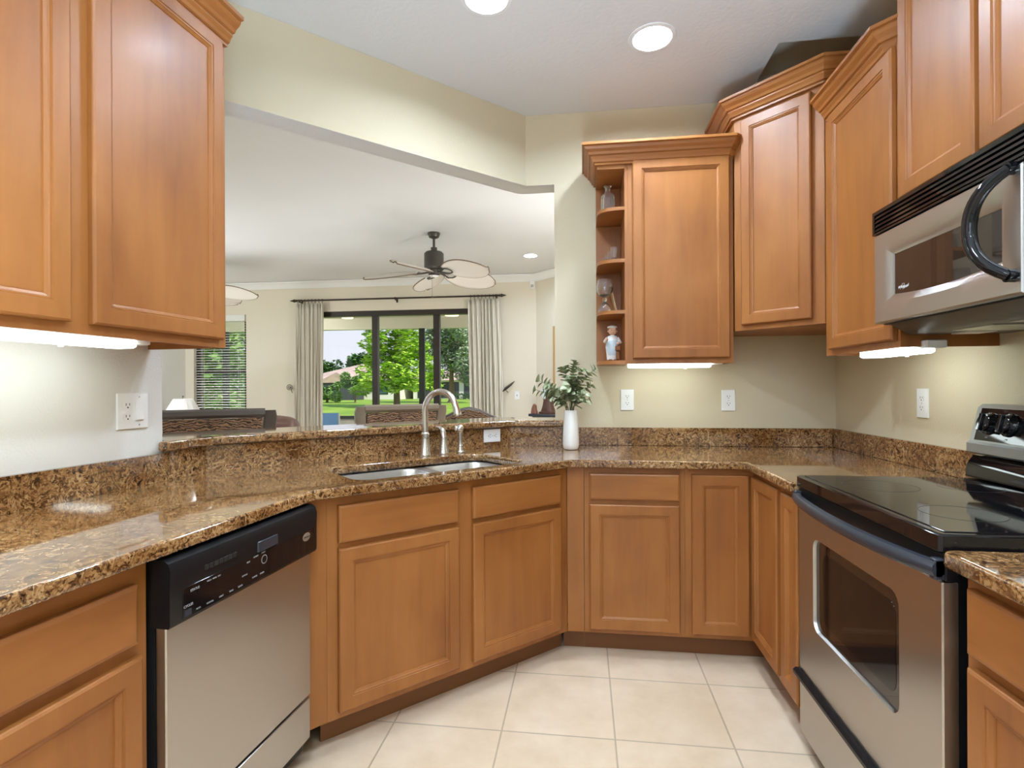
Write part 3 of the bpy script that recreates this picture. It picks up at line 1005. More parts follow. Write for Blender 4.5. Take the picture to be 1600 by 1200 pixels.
# bowed black handle with the dark channel behind it
m = MB(); m.box(.0, WR, .004, .03, .839, .896, .003); m.build('vent_trim', 'black_plastic', r)
n = 24
rs = []
for i in range(n + 1):
    x = WR * i / n
    q_ = 1 - (2 * i / n - 1) ** 2
    y = -.008 - .036 * (q_ ** .75)
    dz = -.004 * q_
    rs.append([(x, y - .008, .850 + dz), (x, y - .012, .858 + dz), (x, y - .012, .872 + dz), (x, y - .006, .881 + dz), (x, y + .008, .882 + dz), (x, y + .011, .874 + dz), (x, y + .011, .856 + dz), (x, y + .004, .849 + dz)])
m = MB(); m.rings(rs); m.box(0, .02, -.016, .006, .842, .886, .003); m.box(WR - .02, WR, -.016, .006, .842, .886, .003)
m.build('oven_handle', 'handle_black', r)
# storage drawer
m = MB(); m.box(.004, WR - .004, 0, .03, .062, .258, .004); dr = m.build('storage_drawer', 'brushed_steel', r)
m = MB(); m.prism_x([(.02, .246), (-.012, .250), (-.020, .258), (-.020, .268), (-.012, .276), (.02, .272)], .0, WR); m.build('drawer_handle', 'black_plastic', r)
# backguard: slanted silver console with black glass face and knobs
m = MB(); m.prism_x([(.57, .94), (.52, .945), (.525, .985), (.545, 1.015), (.60, 1.02), (.60, .94)], .006, WR - .006); m.build('guard_base', 'black_gloss', r)
GA = math.atan2(.035, .145)
m = MB(); m.prism_x([(.527, 1.022), (.520, 1.028), (.520, 1.056), (.529, 1.062), (.556, 1.172), (.57, 1.183), (.61, 1.183), (.61, 1.022)], .012, WR - .012)
m.build('backguard', 'silver_paint', r)
gp = lambda z, d=0: .529 + (z - 1.062) * (.027 / .11) - d
m = MB(); m.prism_x([(gp(1.068), 1.068), (gp(1.068, .002), 1.068), (gp(1.170, .002), 1.170), (gp(1.170), 1.170)], .034, WR - .034)
m.build('control_glass', 'black_gloss', r)
GM = math.atan2(.027, .11)
for x in (.085, .166, WR - .166, WR - .085):
    m = MB(); m.M = Matrix.Translation((x, gp(1.122, .002), 1.122)) @ Matrix.Rotation(-GM, 4, 'X')
    m.lathe([(.001, -.026), (.022, -.026), (.028, -.022), (.032, -.008), (.036, -.004), (.036, 0), (.001, 0)], 24, (0, 0, 0), 'y', cap=False)
    m.box(-.006, .006, -.034, -.02, -.028, .028, .002)
    m.build('knob', 'black_gloss', r)
m = MB(); m.M = Matrix.Translation((WR / 2, gp(1.12, .002), 1.12)) @ Matrix.Rotation(-GM, 4, 'X'); m.box(-.09, .09, -.001, .0, -.03, .03); m.build('clock_display', 'dark_glass', r)
for x in (.085, .166):
    tm = Matrix.Translation((x, gp(1.079, .0025), 1.079)) @ Matrix.Rotation(-GM, 4, 'X') @ Matrix.Rotation(pi / 2, 4, 'X')
    text_mesh('knob_marks', 'OFF', .006, 'grey_mark', r, tm)

# ------------------------------------------------------------------ microwave
r = thing('microwave', 'stainless over-the-range microwave with curved black handle', 'microwave', (.975, 1.967, 1.412), -pi / 2)
WM = .755
z_ = lambda z: z - 1.412
MB().box(.004, WM - .004, .03, .385, z_(1.448), z_(1.822)).build('body', 'black_plastic', r)
m = MB(); m.prism_x([(.07, z_(1.447)), (.035, z_(1.447)), (.09, z_(1.412)), (.38, z_(1.412)), (.385, z_(1.447))], .03, WM - .03)
m.build('underside', 'mw_under', r)
m = MB(); m.box(.18, .34, .13, .36, z_(1.4085), z_(1.4118)); m.build('grease_filter', 'filter_steel', r)
m = MB(); m.box(.40, .58, .13, .36, z_(1.4085), z_(1.4118)); m.build('grease_filter', 'filter_steel', r)
m = MB(); m.box(.06, .14, .2, .28, z_(1.4085), z_(1.4118)); m.build('work_light_lens', 'white_plastic', r)
m = MB()
m.box(0, WM, .006, .03, z_(1.747), z_(1.824), .004)
m.box(0, .012, -.004, .008, z_(1.747), z_(1.824)); m.box(.012, WM, -.004, .008, z_(1.812), z_(1.824)); m.box(.012, WM, -.004, .008, z_(1.747), z_(1.753))
for k in range(4):
    zz = 1.757 + k * .0138
    m.prism_x([(-.004, z_(zz)), (-.001, z_(zz + .009)), (.008, z_(zz + .011)), (.008, z_(zz + .004))], .012, WM)
m.build('vent_grille', 'black_gloss', r)
# door: stainless frame bowed about the window
m = MB()
DW_ = .620
def ell(x0, x1, z0, z1, bow, n=12):
    top = [(x1 + (x0 - x1) * i / n, z1) for i in range(n + 1)]
    bot = [(x0 + (x1 - x0) * i / n, z0 - bow * (1 - (2 * i / n - 1) ** 2)) for i in range(n + 1)]
    return top + bot
ro = ell(.001, DW_, z_(1.451), z_(1.745), 0)
ri = ell(.07, .57, z_(1.515), z_(1.690), .012)
ri2 = ell(.098, .545, z_(1.537), z_(1.664), .012)
m.rings([ring(ro, .03), ring(ro, .004), ring(ell(.005, DW_ - .003, z_(1.455), z_(1.742), 0), 0), ring(ri, -.002), ring(ri2, .012), ring(ri2, .02)], False, False)
m.build('door', 'brushed_steel', r)
MB().prism_y(ri2, .0135, .018).build('door_window', 'dark_glass', r)
text_mesh('badge_lettering', 'Whirlpool', .013, 'white_plastic', r, front_text(.143, .0132, z_(1.553)), italic=.3)
m = MB(); m.tube([(.128, .0131, z_(1.546)), (.140, .0131, z_(1.563)), (.150, .0131, z_(1.562)), (.142, .0131, z_(1.545)), (.165, .0131, z_(1.549))], .0005, 4); m.build('badge_swirl', 'white_plastic', r)
m = MB(); m.box(DW_ + .003, WM, 0, .03, z_(1.451), z_(1.745), .004); m.build('control_panel', 'brushed_steel', r)
m = MB(); m.box(DW_ + .025, WM - .02, -.002, .002, z_(1.47), z_(1.73), .001); m.build('keypad', 'black_gloss', r)
rs = []
n = 20
hp = []
for i in range(n + 1):
    a = -1 + 2 * i / n
    hp.append((.600 - .066 * (1 - a * a), -.012 - .040 * (1 - a ** 4), z_(1.616) + .122 * a))
m = MB(); m.tube(hp, [.013 + .003 * (1 - (2 * i / n - 1) ** 2) for i in range(n + 1)], 14)
m.tube([(.600, .004, hp[0][2]), (.600, -.018, hp[0][2])], .015, 14); m.tube([(.600, .004, hp[-1][2]), (.600, -.018, hp[-1][2])], .015, 14)
m.build('door_handle', 'black_gloss', r)

# ------------------------------------------------------------------ under-cabinet lights
def uc_light(label, org, rz, ln, z):
    r = thing('under_cabinet_light', label, 'light', (org[0], org[1], z), rz)
    m = MB(); m.box(0, ln, .0, .085, -.012, 0, .003); m.build('housing', 'white_plastic', r)
    m = MB(); m.box(.004, ln - .004, -.004, .075, -.042, -.0125, .008); m.build('diffuser', 'tube_glow', r)
    m = MB(); m.lathe([(.006, -.050), (.006, -.0425)], 10, (ln * .7, .04, 0)); m.build('switch', 'white_plastic', r)
    m = MB(); m.box(ln, ln + .055, .01, .075, -.028, -.002, .004); m.build('end_cap', 'white_plastic', r)
    return r
uc_light('glowing white light bar under the upper left wall cabinet', l2(-.98, .235), LROT, .655, 1.408)
uc_light('glowing light bar under the wall cabinet with open shelves', (.235, UY + .05), 0, .425, 1.385)
uc_light('glowing light bar under the cabinet left of the microwave', (RW - .250, 2.36), -pi / 2, .36, 1.397)

# ------------------------------------------------------------------ recessed lights
def can_light(label, x, y, rr=.083, group=None):
    r = thing('recessed_light', label, 'light', (x, y, CEIL), 0, group)
    MB().lathe([(rr + .024, -.0005), (rr + .022, -.004), (rr + .004, -.006), (rr, -.002), (rr, .034), (rr + .003, .034), (rr + .003, -.0005)], 36, cap=False).build('trim_ring', 'white_trim', r)
    MB().lathe([(.001, .026), (rr - .001, .026), (rr - .001, .032), (.001, .032)], 36, cap=False).build('lens', 'lens_glow', r)
    return r
for k, (x, y, q) in enumerate(CANS):
    can_light(('round recessed ceiling light near the back wall', 'recessed ceiling light cut by the top edge of the photo',
               'small recessed light in the living room ceiling right of the fan')[k] if k < 3 else 'recessed ceiling light added for brightness, behind the camera or hidden by cabinets and walls',
              x, y, q, None if k < 3 else 'added ceiling lights out of view')

# ------------------------------------------------------------------ wall plates (local: x right, y into the wall, z up; origin at plate centre)
def receptacle(m, cx, cz, y=-.0075):
    pass
def plate(label, org, rz, kind='outlet', w=.073, h=.118, turned=False, cat='outlet', name='outlet'):
    r = thing(name, label, cat, org, rz)
    m = MB(); m.rect_loops(w, h, [(0, 0), (0, -.003), (.002, -.0055), (.006, -.0062)])
    pm = m.build('plate', 'white_plastic', r); pm.location = (-w / 2, -.0005, -h / 2)
    def duplex(cx, rot):
        for k in (-1, 1):
            px, pz = (cx + k * .0195, 0) if rot else (cx, k * .0195)
            q = MB(); q.M = Matrix.Translation((px, -.0062, pz)) @ Matrix.Rotation(pi / 2 if rot else 0, 4, 'Y')
            q.prism_y([(x, z) for x, z in round_rect(-.0165, .0165, -.0135, .0135, .011, 5)], -.0022, 0)
            q.build('socket', 'white_plastic', r)
            q = MB(); q.M = Matrix.Translation((px, -.0084, pz)) @ Matrix.Rotation(pi / 2 if rot else 0, 4, 'Y')
            q.box(-.0078, -.0058, -.0005, .0005, -.001, .008); q.box(.0058, .0078, -.0005, .0005, .0, .0075)
            q.lathe([(.0001, -.0005), (.0026, -.0005), (.0026, .0005)], 10, (0, 0, -.0065), 'y')
            q.build('slots', 'slot_dark', r)
    if kind == 'outlet': duplex(0, turned)
    elif kind == 'combo':
        duplex(-.023, False)
        q = MB(); q.box(.0065, .0395, -.009, -.0062, -.0335, .0335, .001); q.build('rocker_frame', 'white_plastic', r)
        q = MB(); q.prism_x([(-.009, -.031), (-.0125, -.030), (-.0100, 0), (-.0092, .031)], .009, .037); q.build('rocker', 'white_plastic', r)
    elif kind == 'toggle':
        q = MB(); q.box(-.005, .005, -.008, -.006, -.012, .012); q.build('toggle_slot', 'slot_dark', r)
        q = MB(); q.prism_x([(-.006, -.004), (-.016, .004), (-.016, .009), (-.006, .006)], -.0035, .0035); q.build('toggle', 'white_plastic', r)
    q = MB()
    for zz in ((0,) if kind == 'outlet' else (-.048, .048)):
        xx = .023 if kind == 'combo' else 0
        q.lathe([(.0001, -.0009), (.0026, -.0009), (.0026, 0)], 10, (xx, -.0063, zz), 'y')
    q.build('screw', 'badge_silver', r)
    return r
p_ = LP(-.1255, .0005, 1.17)
plate('large white plate with outlet and rocker switch on the left wall', p_, LROT, 'combo', .121, .122)
plate('white wall outlet left on the back wall, below the open shelves', (.25, B - .0005, 1.168), 0)
plate('white wall outlet in the middle of the back wall, below the corner cabinet', (.803, B - .0005, 1.165), 0)
plate('white wall outlet on the right wall, left of the range console', (RW - .0005, 2.38, 1.172), -pi / 2)
po = Vector((-.505, -.505 - K2, .975)) + Vector((S2, -S2, 0)) * .0005
plate('white outlet set sideways in the granite riser right of the faucet', po, pi / 4, 'outlet', .112, .072, True)
plate('small white light switch on the far living room wall right of the curtain', (-.925, FY - .0005, 1.125), 0, 'toggle', name='light_switch', cat='light switch')

# ------------------------------------------------------------------ vase with greenery
vx, vy = -.0655, 2.905
r = thing('vase', 'tall white fluted ceramic vase on the granite counter', 'vase', (vx, vy, CT), 0)
m = MB()
prof = [(.001, .0005), (.030, .0005), (.036, .003), (.0415, .012), (.0435, .03), (.0430, .06), (.0405, .12), (.0365, .18), (.0345, .2085), (.0335, .2100), (.0322, .2085), (.0335, .18), (.036, .10), (.034, .02), (.001, .012)]
rs = []
for q_, h_ in prof:
    rs.append([(q_ * (1 + (.012 * cos(i * pi) if .02 < h_ < .2 else 0)) * cos(2 * pi * i / 56), q_ * (1 + (.012 * cos(i * pi) if .02 < h_ < .2 else 0)) * sin(2 * pi * i / 56), h_) for i in range(56)])
m.rings(rs); m.build('body', 'white_ceramic', r)
r = thing('eucalyptus_bouquet', 'bunch of grey-green eucalyptus sprigs standing in the white vase', 'plant', (vx, vy, CT + .03), 0)
stems, leaves = MB(), MB()
rg = random.Random(11)
def leaf(mb, p, d, ln, wd, up):
    d = d.normalized(); s_ = d.cross(up)
    if s_.length < .05: s_ = d.orthogonal()
    s_.normalize(); n_ = s_.cross(d)
    vs = []
    for t in (0, .18, .42, .7, .9, 1):
        ww = wd * (sin(pi * min(1, t * .93 + .05)) ** .8)
        c_ = p + d * ln * t - n_ * ln * .18 * t * t
        vs += [c_ - s_ * ww / 2 + n_ * ww * .15, c_, c_ + s_ * ww / 2 + n_ * ww * .15]
    fs = []
    for i in range(5):
        a = i * 3
        fs += [(a, a + 1, a + 4, a + 3), (a + 1, a + 2, a + 5, a + 4)]
    mb.add(vs, fs)
# sprig tips seen in the photo, relative to the vase: (dx, dy, height over its rim)
tips = [(-.175, .0, .10), (-.16, .03, .145), (-.115, -.03, .12), (-.03, .03, .20), (.02, .0, .235), (.055, -.02, .19), (.12, .0, .20), (.10, .03, .12), (.075, -.05, .08), (-.08, -.05, .07), (-.02, -.06, .11), (.03, .05, .13), (.09, -.02, .055), (-.11, .03, .06), (.005, -.03, .16)]
for tx, ty, tz in tips:
    tx, tz = tx * 1.06, tz * 1.08
    P0 = Vector((rg.uniform(-.012, .012), rg.uniform(-.012, .012), .02)); P1 = Vector((tx * .12, ty * .12, .185)); P2 = Vector((tx, ty, .18 + tz))
    pts = []
    for i in range(11):
        t = i / 10
        if t < .35: pts.append(P0.lerp(P1, t / .35))
        else:
            u = (t - .35) / .65
            c_ = Vector((tx * .3, ty * .3, .18 + tz * .75))
            pts.append(P1 * (1 - u) ** 2 + c_ * 2 * u * (1 - u) + P2 * u * u)
    stems.tube(pts, [.0022 - .0012 * i / 10 for i in range(11)], 5)
    L_ = (P2 - P1).length
    nn = max(3, int(L_ / .020))
    for k in range(nn):
        u = .25 + .75 * k / (nn - 1)
        i = min(9, int((.35 + .65 * u) * 10)); base = pts[i].lerp(pts[i + 1], (.35 + .65 * u) * 10 - i) if i < 10 else pts[10]
        tang = (pts[min(i + 1, 10)] - pts[i - 1]).normalized()
        for sgn in (-1, 1):
            side = tang.cross(Vector((rg.uniform(-1, 1), rg.uniform(-1, 1), rg.uniform(-.5, 1)))).normalized() * sgn
            d = side * .9 + tang * .5 + Vector((0, -.12, 0))
            s_ = (.054 - .016 * u) * rg.uniform(.8, 1.25)
            leaf(leaves, base, d, s_, s_ * .92, tang)
stems.build('stems', 'stem_green', r)
leaves.build('leaves', 'leaf_euca', r)

# ------------------------------------------------------------------ things on the open shelves
SHZ = [1.38, 1.6402, 1.9052, 2.1742]
r = thing('decanter', 'square cut-glass decanter on the topmost open shelf', 'decanter', (.137, 2.965, SHZ[3]), radians(15))
m = MB()
rs = []
for hw, z in ((.030, 0), (.034, .003), (.034, .085), (.031, .102), (.018, .116), (.0125, .122), (.0125, .142), (.0185, .148), (.019, .153), (.013, .153), (.0095, .148), (.0095, .118), (.026, .10), (.029, .08), (.029, .010), (.020, .008)):
    k = min(.45, hw * .3)
    rs.append([(x, y, z) for x, y in round_rect(-hw, hw, -hw * .72, hw * .72, hw * .3, 4)])
m.rings(rs)
m.build('bottle', 'clear_glass', r)
m = MB()
for k in range(5):
    x = -.024 + .012 * k
    m.prism_y([(x - .003, .012), (x + .003, .012), (x + .003, .08), (x, .088), (x - .003, .08)], -.0262, -.0245)
m.build('cut_pattern', 'clear_glass', r)
def shot(label, x, y, h, rr):
    r = thing('shot_glass', label, 'glass', (x, y, SHZ[2]), 0, 'shot glasses on the second shelf')
    MB().lathe([(.001, 0), (rr * .68, 0), (rr * .7, .002), (rr, h), (rr * .9, h), (rr * .64, h * .28), (.001, h * .26)], 8).build('glass', 'clear_glass', r)
    return r
shot('tallest and foremost of the shot glasses in a row on the second shelf', .166, 2.915, .078, .018)
shot('shot glass second from the front of the row on the second shelf', .149, 2.956, .066, .0155)
shot('shot glass third from the front of the row on the second shelf', .136, 2.99, .056, .013)
shot('smallest and rearmost of the shot glasses on the second shelf', .124, 3.02, .047, .011)
r = thing('brandy_snifter', 'round-bowled crystal goblet with a domed foot on the third open shelf', 'glass', (.118, 2.945, SHZ[1]), 0)
MB().lathe([(.036, 0), (.036, .004), (.030, .03), (.016, .052), (.007, .058), (.007, .060), (.001, .060)], 12).build('foot', 'clear_glass', r)
m = MB(); m.sphere((0, 0, .071), .0125, 12, 8); m.build('stem_ball', 'clear_glass', r)
MB().lathe([(.001, .083), (.012, .083), (.03, .094), (.044, .118), (.046, .135), (.040, .165), (.037, .178), (.0355, .178), (.0385, .165), (.0445, .135), (.0425, .119), (.028, .097), (.001, .089)], 26).build('bowl', 'clear_glass', r)
r = thing('photo_frame', 'thin pale frame leaning against the cabinet side behind the goblet', 'photo frame', (.1965, 2.995, SHZ[1] + .0005), radians(90))
r.scale = (.8, .9, .95)
m = MB(); m.M = Matrix.Rotation(radians(-13), 4, 'X'); m.box(-.055, .055, 0, .009, 0, .15, .002); m.M = Matrix.Translation((0, .0, 0)) @ Matrix.Rotation(radians(-13), 4, 'X')
fo = m.build('frame', 'frame_gold', r); fo.location = (0, .012, .003)
m = MB(); m.M = Matrix.Rotation(radians(-13), 4, 'X'); m.box(-.045, .045, -.0012, 0, .01, .14); fo = m.build('picture', 'print_grey', r); fo.location = (0, .012, .003)

# china figurine of a cook
r = thing('figurine', 'small china figurine in white apron and cap on the lowest open shelf', 'figurine', (.158, 2.955, SHZ[0]), radians(8))
r.scale = (1.12, 1.12, 1.06)
m = MB()
def orings(spec, seg=14):
    return [[(cx + a * cos(2 * pi * i / seg), cy + b * sin(2 * pi * i / seg), z) for i in range(seg)] for cx, cy, a, b, z in spec]
m.rings(orings([(0, 0, .010, .010, .006), (.0, .0, .027, .02, .008), (0, 0, .029, .022, .04), (0, 0, .033, .025, .075), (0, 0, .030, .023, .095), (0, 0, .028, .021, .115), (0, 0, .022, .016, .128), (0, 0, .009, .009, .134), (0, 0, .009, .009, .138)]))
m.build('body', 'china_white', r)
m = MB(); m.rings(orings([(0, -.002, .006, .006, .134), (0, -.003, .016, .016, .140), (0, -.003, .0205, .019, .153), (0, -.003, .018, .018, .166), (0, -.002, .008, .008, .173)]))
m.sphere((0, -.022, .152), .0036, 8, 6); m.sphere((-.0205, -.003, .152), .0042, 8, 6); m.sphere((.0205, -.003, .152), .0042, 8, 6)
m.build('head', 'skin_china', r)
m = MB(); m.sphere((-.0075, -.0205, .157), .0018, 8, 6); m.sphere((.0075, -.0205, .157), .0018, 8, 6); m.box(-.005, .005, -.0215, -.0195, .1445, .1455); m.build('face_paint', 'china_brown', r)
m = MB(); m.rings(orings([(0, .003, .0215, .0195, .158), (0, .003, .0225, .0205, .163), (0, .003, .019, .018, .174), (0, .002, .006, .006, .180)])); m.build('hair', 'china_brown', r)
m = MB(); m.rings(orings([(0, .001, .020, .019, .168), (0, .001, .0245, .023, .171), (0, .0, .0235, .022, .177), (0, .0, .010, .009, .183)])); m.build('cap', 'china_white', r)
m = MB(); m.tube([(-.024, 0, .118), (-.037, -.012, .100), (-.034, -.03, .106)], [.009, .009, .007], 8); m.tube([(.024, 0, .118), (.036, -.012, .094), (.022, -.032, .090)], [.009, .009, .007], 8); m.build('arms', 'china_white', r)
m = MB(); m.sphere((-.034, -.034, .110), .0075, 8, 6); m.sphere((.020, -.035, .090), .0075, 8, 6); m.build('hands', 'skin_china', r)
m = MB(); m.rings(orings([(0, -.004, .024, .021, .03), (0, -.004, .030, .023, .055), (0, -.004, .032, .024, .085), (0, -.004, .024, .02, .105)])); m.build('apron', 'china_blue', r)
m = MB(); m.box(.008, .034, -.040, -.022, .052, .078, .005); m.box(.012, .03, -.036, -.022, .008, .05, .005); m.build('basket', 'china_brown', r)
m = MB(); m.sphere((-.012, -.01, .006), .014, 10, 6, sc=(.8, 1.3, .45)); m.sphere((.012, -.01, .006), .014, 10, 6, sc=(.8, 1.3, .45)); m.build('shoes', 'china_brown', r)

# ------------------------------------------------------------------ living room: fans
def ceiling_fan(label, x, y, ang):
    r = thing('ceiling_fan', label, 'ceiling fan', (x, y, CEIL), radians(ang))
    MB().lathe([(.001, -.001), (.062, -.001), (.064, -.012), (.052, -.045), (.02, -.06), (.013, -.062)], 28).build('canopy', 'fan_metal', r)
    MB().lathe([(.013, -.055), (.013, -.175)], 14).build('downrod', 'fan_metal', r)
    MB().lathe([(.018, -.150), (.032, -.152), (.032, -.192), (.085, -.198), (.100, -.215), (.101, -.36), (.085, -.375), (.06, -.38), (.06, -.40), (.058, -.43), (.02, -.44), (.001, -.44)], 32).build('motor', 'fan_metal', r)
    MB().lathe([(.001, -.452), (.03, -.452), (.05, -.441), (.05, -.4405)], 24).build('switch_cup', 'white_plastic', r)
    m = MB(); m.tube([(.045, 0, -.43), (.047, 0, -.46), (.047, 0, -.66)], .0016, 5); m.sphere((.047, 0, -.665), .012, 8, 6, sc=(1, 1, .7)); m.build('pull_chain', 'fan_metal', r)
    for k in range(5):
        a = 2 * pi * k / 5
        R_ = Matrix.Rotation(a, 4, 'Z') @ Matrix.Translation((.0, 0, -.395)) @ Matrix.Rotation(radians(-19), 4, 'X') @ Matrix.Rotation(radians(4), 4, 'Y')
        m = MB(); m.M = R_
        nn = 16
        up, lo = [], []
        pts = []
        for i in range(nn + 1):
            t = i / nn
            w = .190 * (sin(pi * min(1, .10 + .88 * t)) ** .65) * (1 - .12 * (1 - t))
            if t > .97: w *= .55
            xx = .17 + .56 * t
            pts.append((xx, w))
        for i, (xx, w) in enumerate(pts):
            sag = -.02 * (i / nn) ** 2
            row = []
            for j in range(13):
                v = -1 + 2 * j / 12
                row.append((xx, w * v, sag + .010 * (1 - v * v) + (.0022 if j % 2 else -.0022)))
            up.append(row)
        vs = [p for row in up for p in row]; fs = []
        for i in range(nn):
            for j in range(12):
                fs.append((i * 13 + j, i * 13 + j + 1, (i + 1) * 13 + j + 1, (i + 1) * 13 + j))
        m.add(vs, fs)
        b = m.build('blade', 'blade_palm', r)
        md = b.modifiers.new('thick', 'SOLIDIFY'); md.thickness = .006
        m = MB(); m.M = R_
        edge = [up[i][0] for i in range(nn + 1)] + [up[nn][j] for j in range(1, 12)] + [up[i][12] for i in range(nn, -1, -1)]
        m.tube(edge, .006, 6); m.build('blade_rim', 'blade_rim', b)
        m = MB(); m.M = R_
        m.tube([(.05, 0, -.005), (.12, .012, -.012), (.19, .05, -.012)], .008, 6); m.tube([(.05, 0, -.005), (.12, -.012, -.012), (.19, -.05, -.012)], .008, 6)
        m.tube([(.19, .05, -.010), (.235, .035, -.010), (.25, 0, -.010), (.235, -.035, -.010), (.19, -.05, -.010)], .007, 6)
        m.build('blade_iron', 'fan_metal', b)
    return r
ceiling_fan('five-bladed ceiling fan with palm-leaf blades seen through the pass-through', -1.51, 5.4, 259)
ceiling_fan('second palm-leaf ceiling fan, mostly hidden behind the upper left cabinet', -4.62, 5.95, 14)

# ------------------------------------------------------------------ curtains, rod, hardware
r = thing('curtain_rod', 'dark iron curtain rod with pointed finials above the sliding door', 'curtain rod', (0, FY, 2.532))
m = MB(); m.tube([(-4.19, -.085, 0), (-1.17, -.085, 0)], .0125, 10); m.build('rod', 'iron', r)
for x, sg in ((-4.19, -1), (-1.17, 1)):
    MB().lathe([(.014, 0), (.022, sg * .01), (.014, sg * .02), (.026, sg * .04), (.016, sg * .065), (.003, sg * .11)], 14, (x, -.085, 0), 'x').build('finial', 'iron', r)
for x in (-4.15, -2.68, -1.21):
    m = MB(); m.tube([(x, -.002, -.02), (x, -.085, -.02)], .008, 8); m.lathe([(.018, -.008), (.018, .008)], 12, (x, -.085, 0), 'x'); m.box(x - .012, x + .012, -.006, -.001, -.05, .01); m.build('bracket', 'iron', r)
def curtain(label, x0, x1, xb0, xb1, seed):
    r = thing('curtain', label, 'curtain', ((x0 + x1) / 2, FY - .085, 0))
    rg = random.Random(seed)
    nx, nz = 84, 26
    cx = (x0 + x1) / 2
    ph = [rg.uniform(0, 6.28) for _ in range(6)]
    vs, fs = [], []
    for k in range(nz + 1):
        t = k / nz
        z = 2.485 - 2.47 * t
        a, b = x0 + (xb0 - x0) * t, x1 + (xb1 - x1) * t
        amp = .03 + .018 * t
        for i in range(nx + 1):
            u = i / nx
            x = a + (b - a) * u + .012 * sin(9 * u + ph[0] + 2.2 * t)
            y = amp * sin(2 * pi * 7.5 * u + ph[1] + .8 * sin(2.3 * t + ph[2])) + .012 * sin(2 * pi * 3.2 * u + ph[3] + 1.5 * t)
            vs.append((x - cx, y, z))
    for k in range(nz):
        for i in range(nx):
            p = k * (nx + 1) + i
            fs.append((p, p + 1, p + nx + 2, p + nx + 1))
    m = MB(); m.add(vs, fs); o = m.build('cloth', 'curtain_cloth', r)
    md = o.modifiers.new('thick', 'SOLIDIFY'); md.thickness = .002
    for k in range(8):
        x = x0 + (x1 - x0) * (k + .5) / 8 - cx
        m = MB(); n = 14
        m.tube([(x, .020 * cos(2 * pi * i / n), 2.528 + .024 * sin(2 * pi * i / n)) for i in range(n + 1)], .0028, 6)
        m.tube([(x, 0, 2.505), (x + .004, -.004, 2.478)], .003, 5)
        m.build('ring', 'iron', r)
curtain('striped linen curtain hanging left of the sliding door', -4.20, -3.765, -4.25, -3.79, 3)
curtain('striped linen curtain hanging right of the sliding door', -1.60, -1.165, -1.55, -1.09, 5)
r = thing('curtain_tieback', 'scrolled iron tieback on the wall left of the left curtain', 'tieback', (-4.33, FY, 1.25))
m = MB(); m.tube([(.05 * (1 - i / 22) * cos(i * .7), -.06, .05 * (1 - i / 22) * sin(i * .7)) for i in range(20)], .005, 6); m.tube([(0, -.001, 0), (0, -.06, 0)], .006, 6); m.tube([(.05, -.06, 0), (.03, -.06, -.04), (.05, -.06, -.08)], .005, 6)
m.build('scroll', 'iron', r)
r = thing('curtain_tieback', 'dark leaf-shaped iron tieback sticking out right of the right curtain', 'tieback', (-1.055, FY, 1.20))
m = MB(); m.tube([(-.06, -.10, -.02), (-.02, -.09, .02), (.05, -.05, .08), (.10, -.03, .125)], [.006, .02, .016, .003], 8); m.tube([(0, -.001, -.03), (0, -.09, -.02), (-.03, -.09, .01)], .005, 6); m.build('leaf', 'iron', r)

# blinds on the far window
r = thing('window_blind', 'white horizontal slat blind with valance on the living room window', 'blind', ((WX0 + WX1) / 2, FY + .03, WZ1 - .004))
hw = (WX1 - WX0) / 2 - .012
m = MB(); m.box(-hw, hw, -.055, .02, -.095, 0, .004); m.build('valance', 'blind_white', r)
m = MB()
for k in range(40):
    z = -.13 - k * .040
    m.prism_x([(-.022, z), (.022, z + .009), (.022, z + .0115), (-.022, z + .0025)], -hw + .005, hw - .005)
m.build('slats', 'blind_white', r)
m = MB()
for x in (-.3, .3): m.box(x - .001, x + .001, -.023, -.021, -1.70, -.09); m.box(x - .001, x + .001, .021, .023, -1.70, -.09)
m.build('cords', 'blind_white', r)
m = MB(); m.box(-hw + .005, hw - .005, -.022, .022, -1.73, -1.712, .003); m.build('bottom_rail', 'blind_white', r)

r = thing('motion_sensor', 'small white motion sensor high in the far corner under the crown moulding', 'sensor', (-.70, FY, 2.68))
m = MB(); m.box(-.035, .035, -.045, -.001, -.055, .055, .008); m.build('case', 'white_plastic', r)
m = MB(); m.box(-.02, .02, -.049, -.0452, -.04, .0, .002); m.build('lens', 'badge_silver', r)

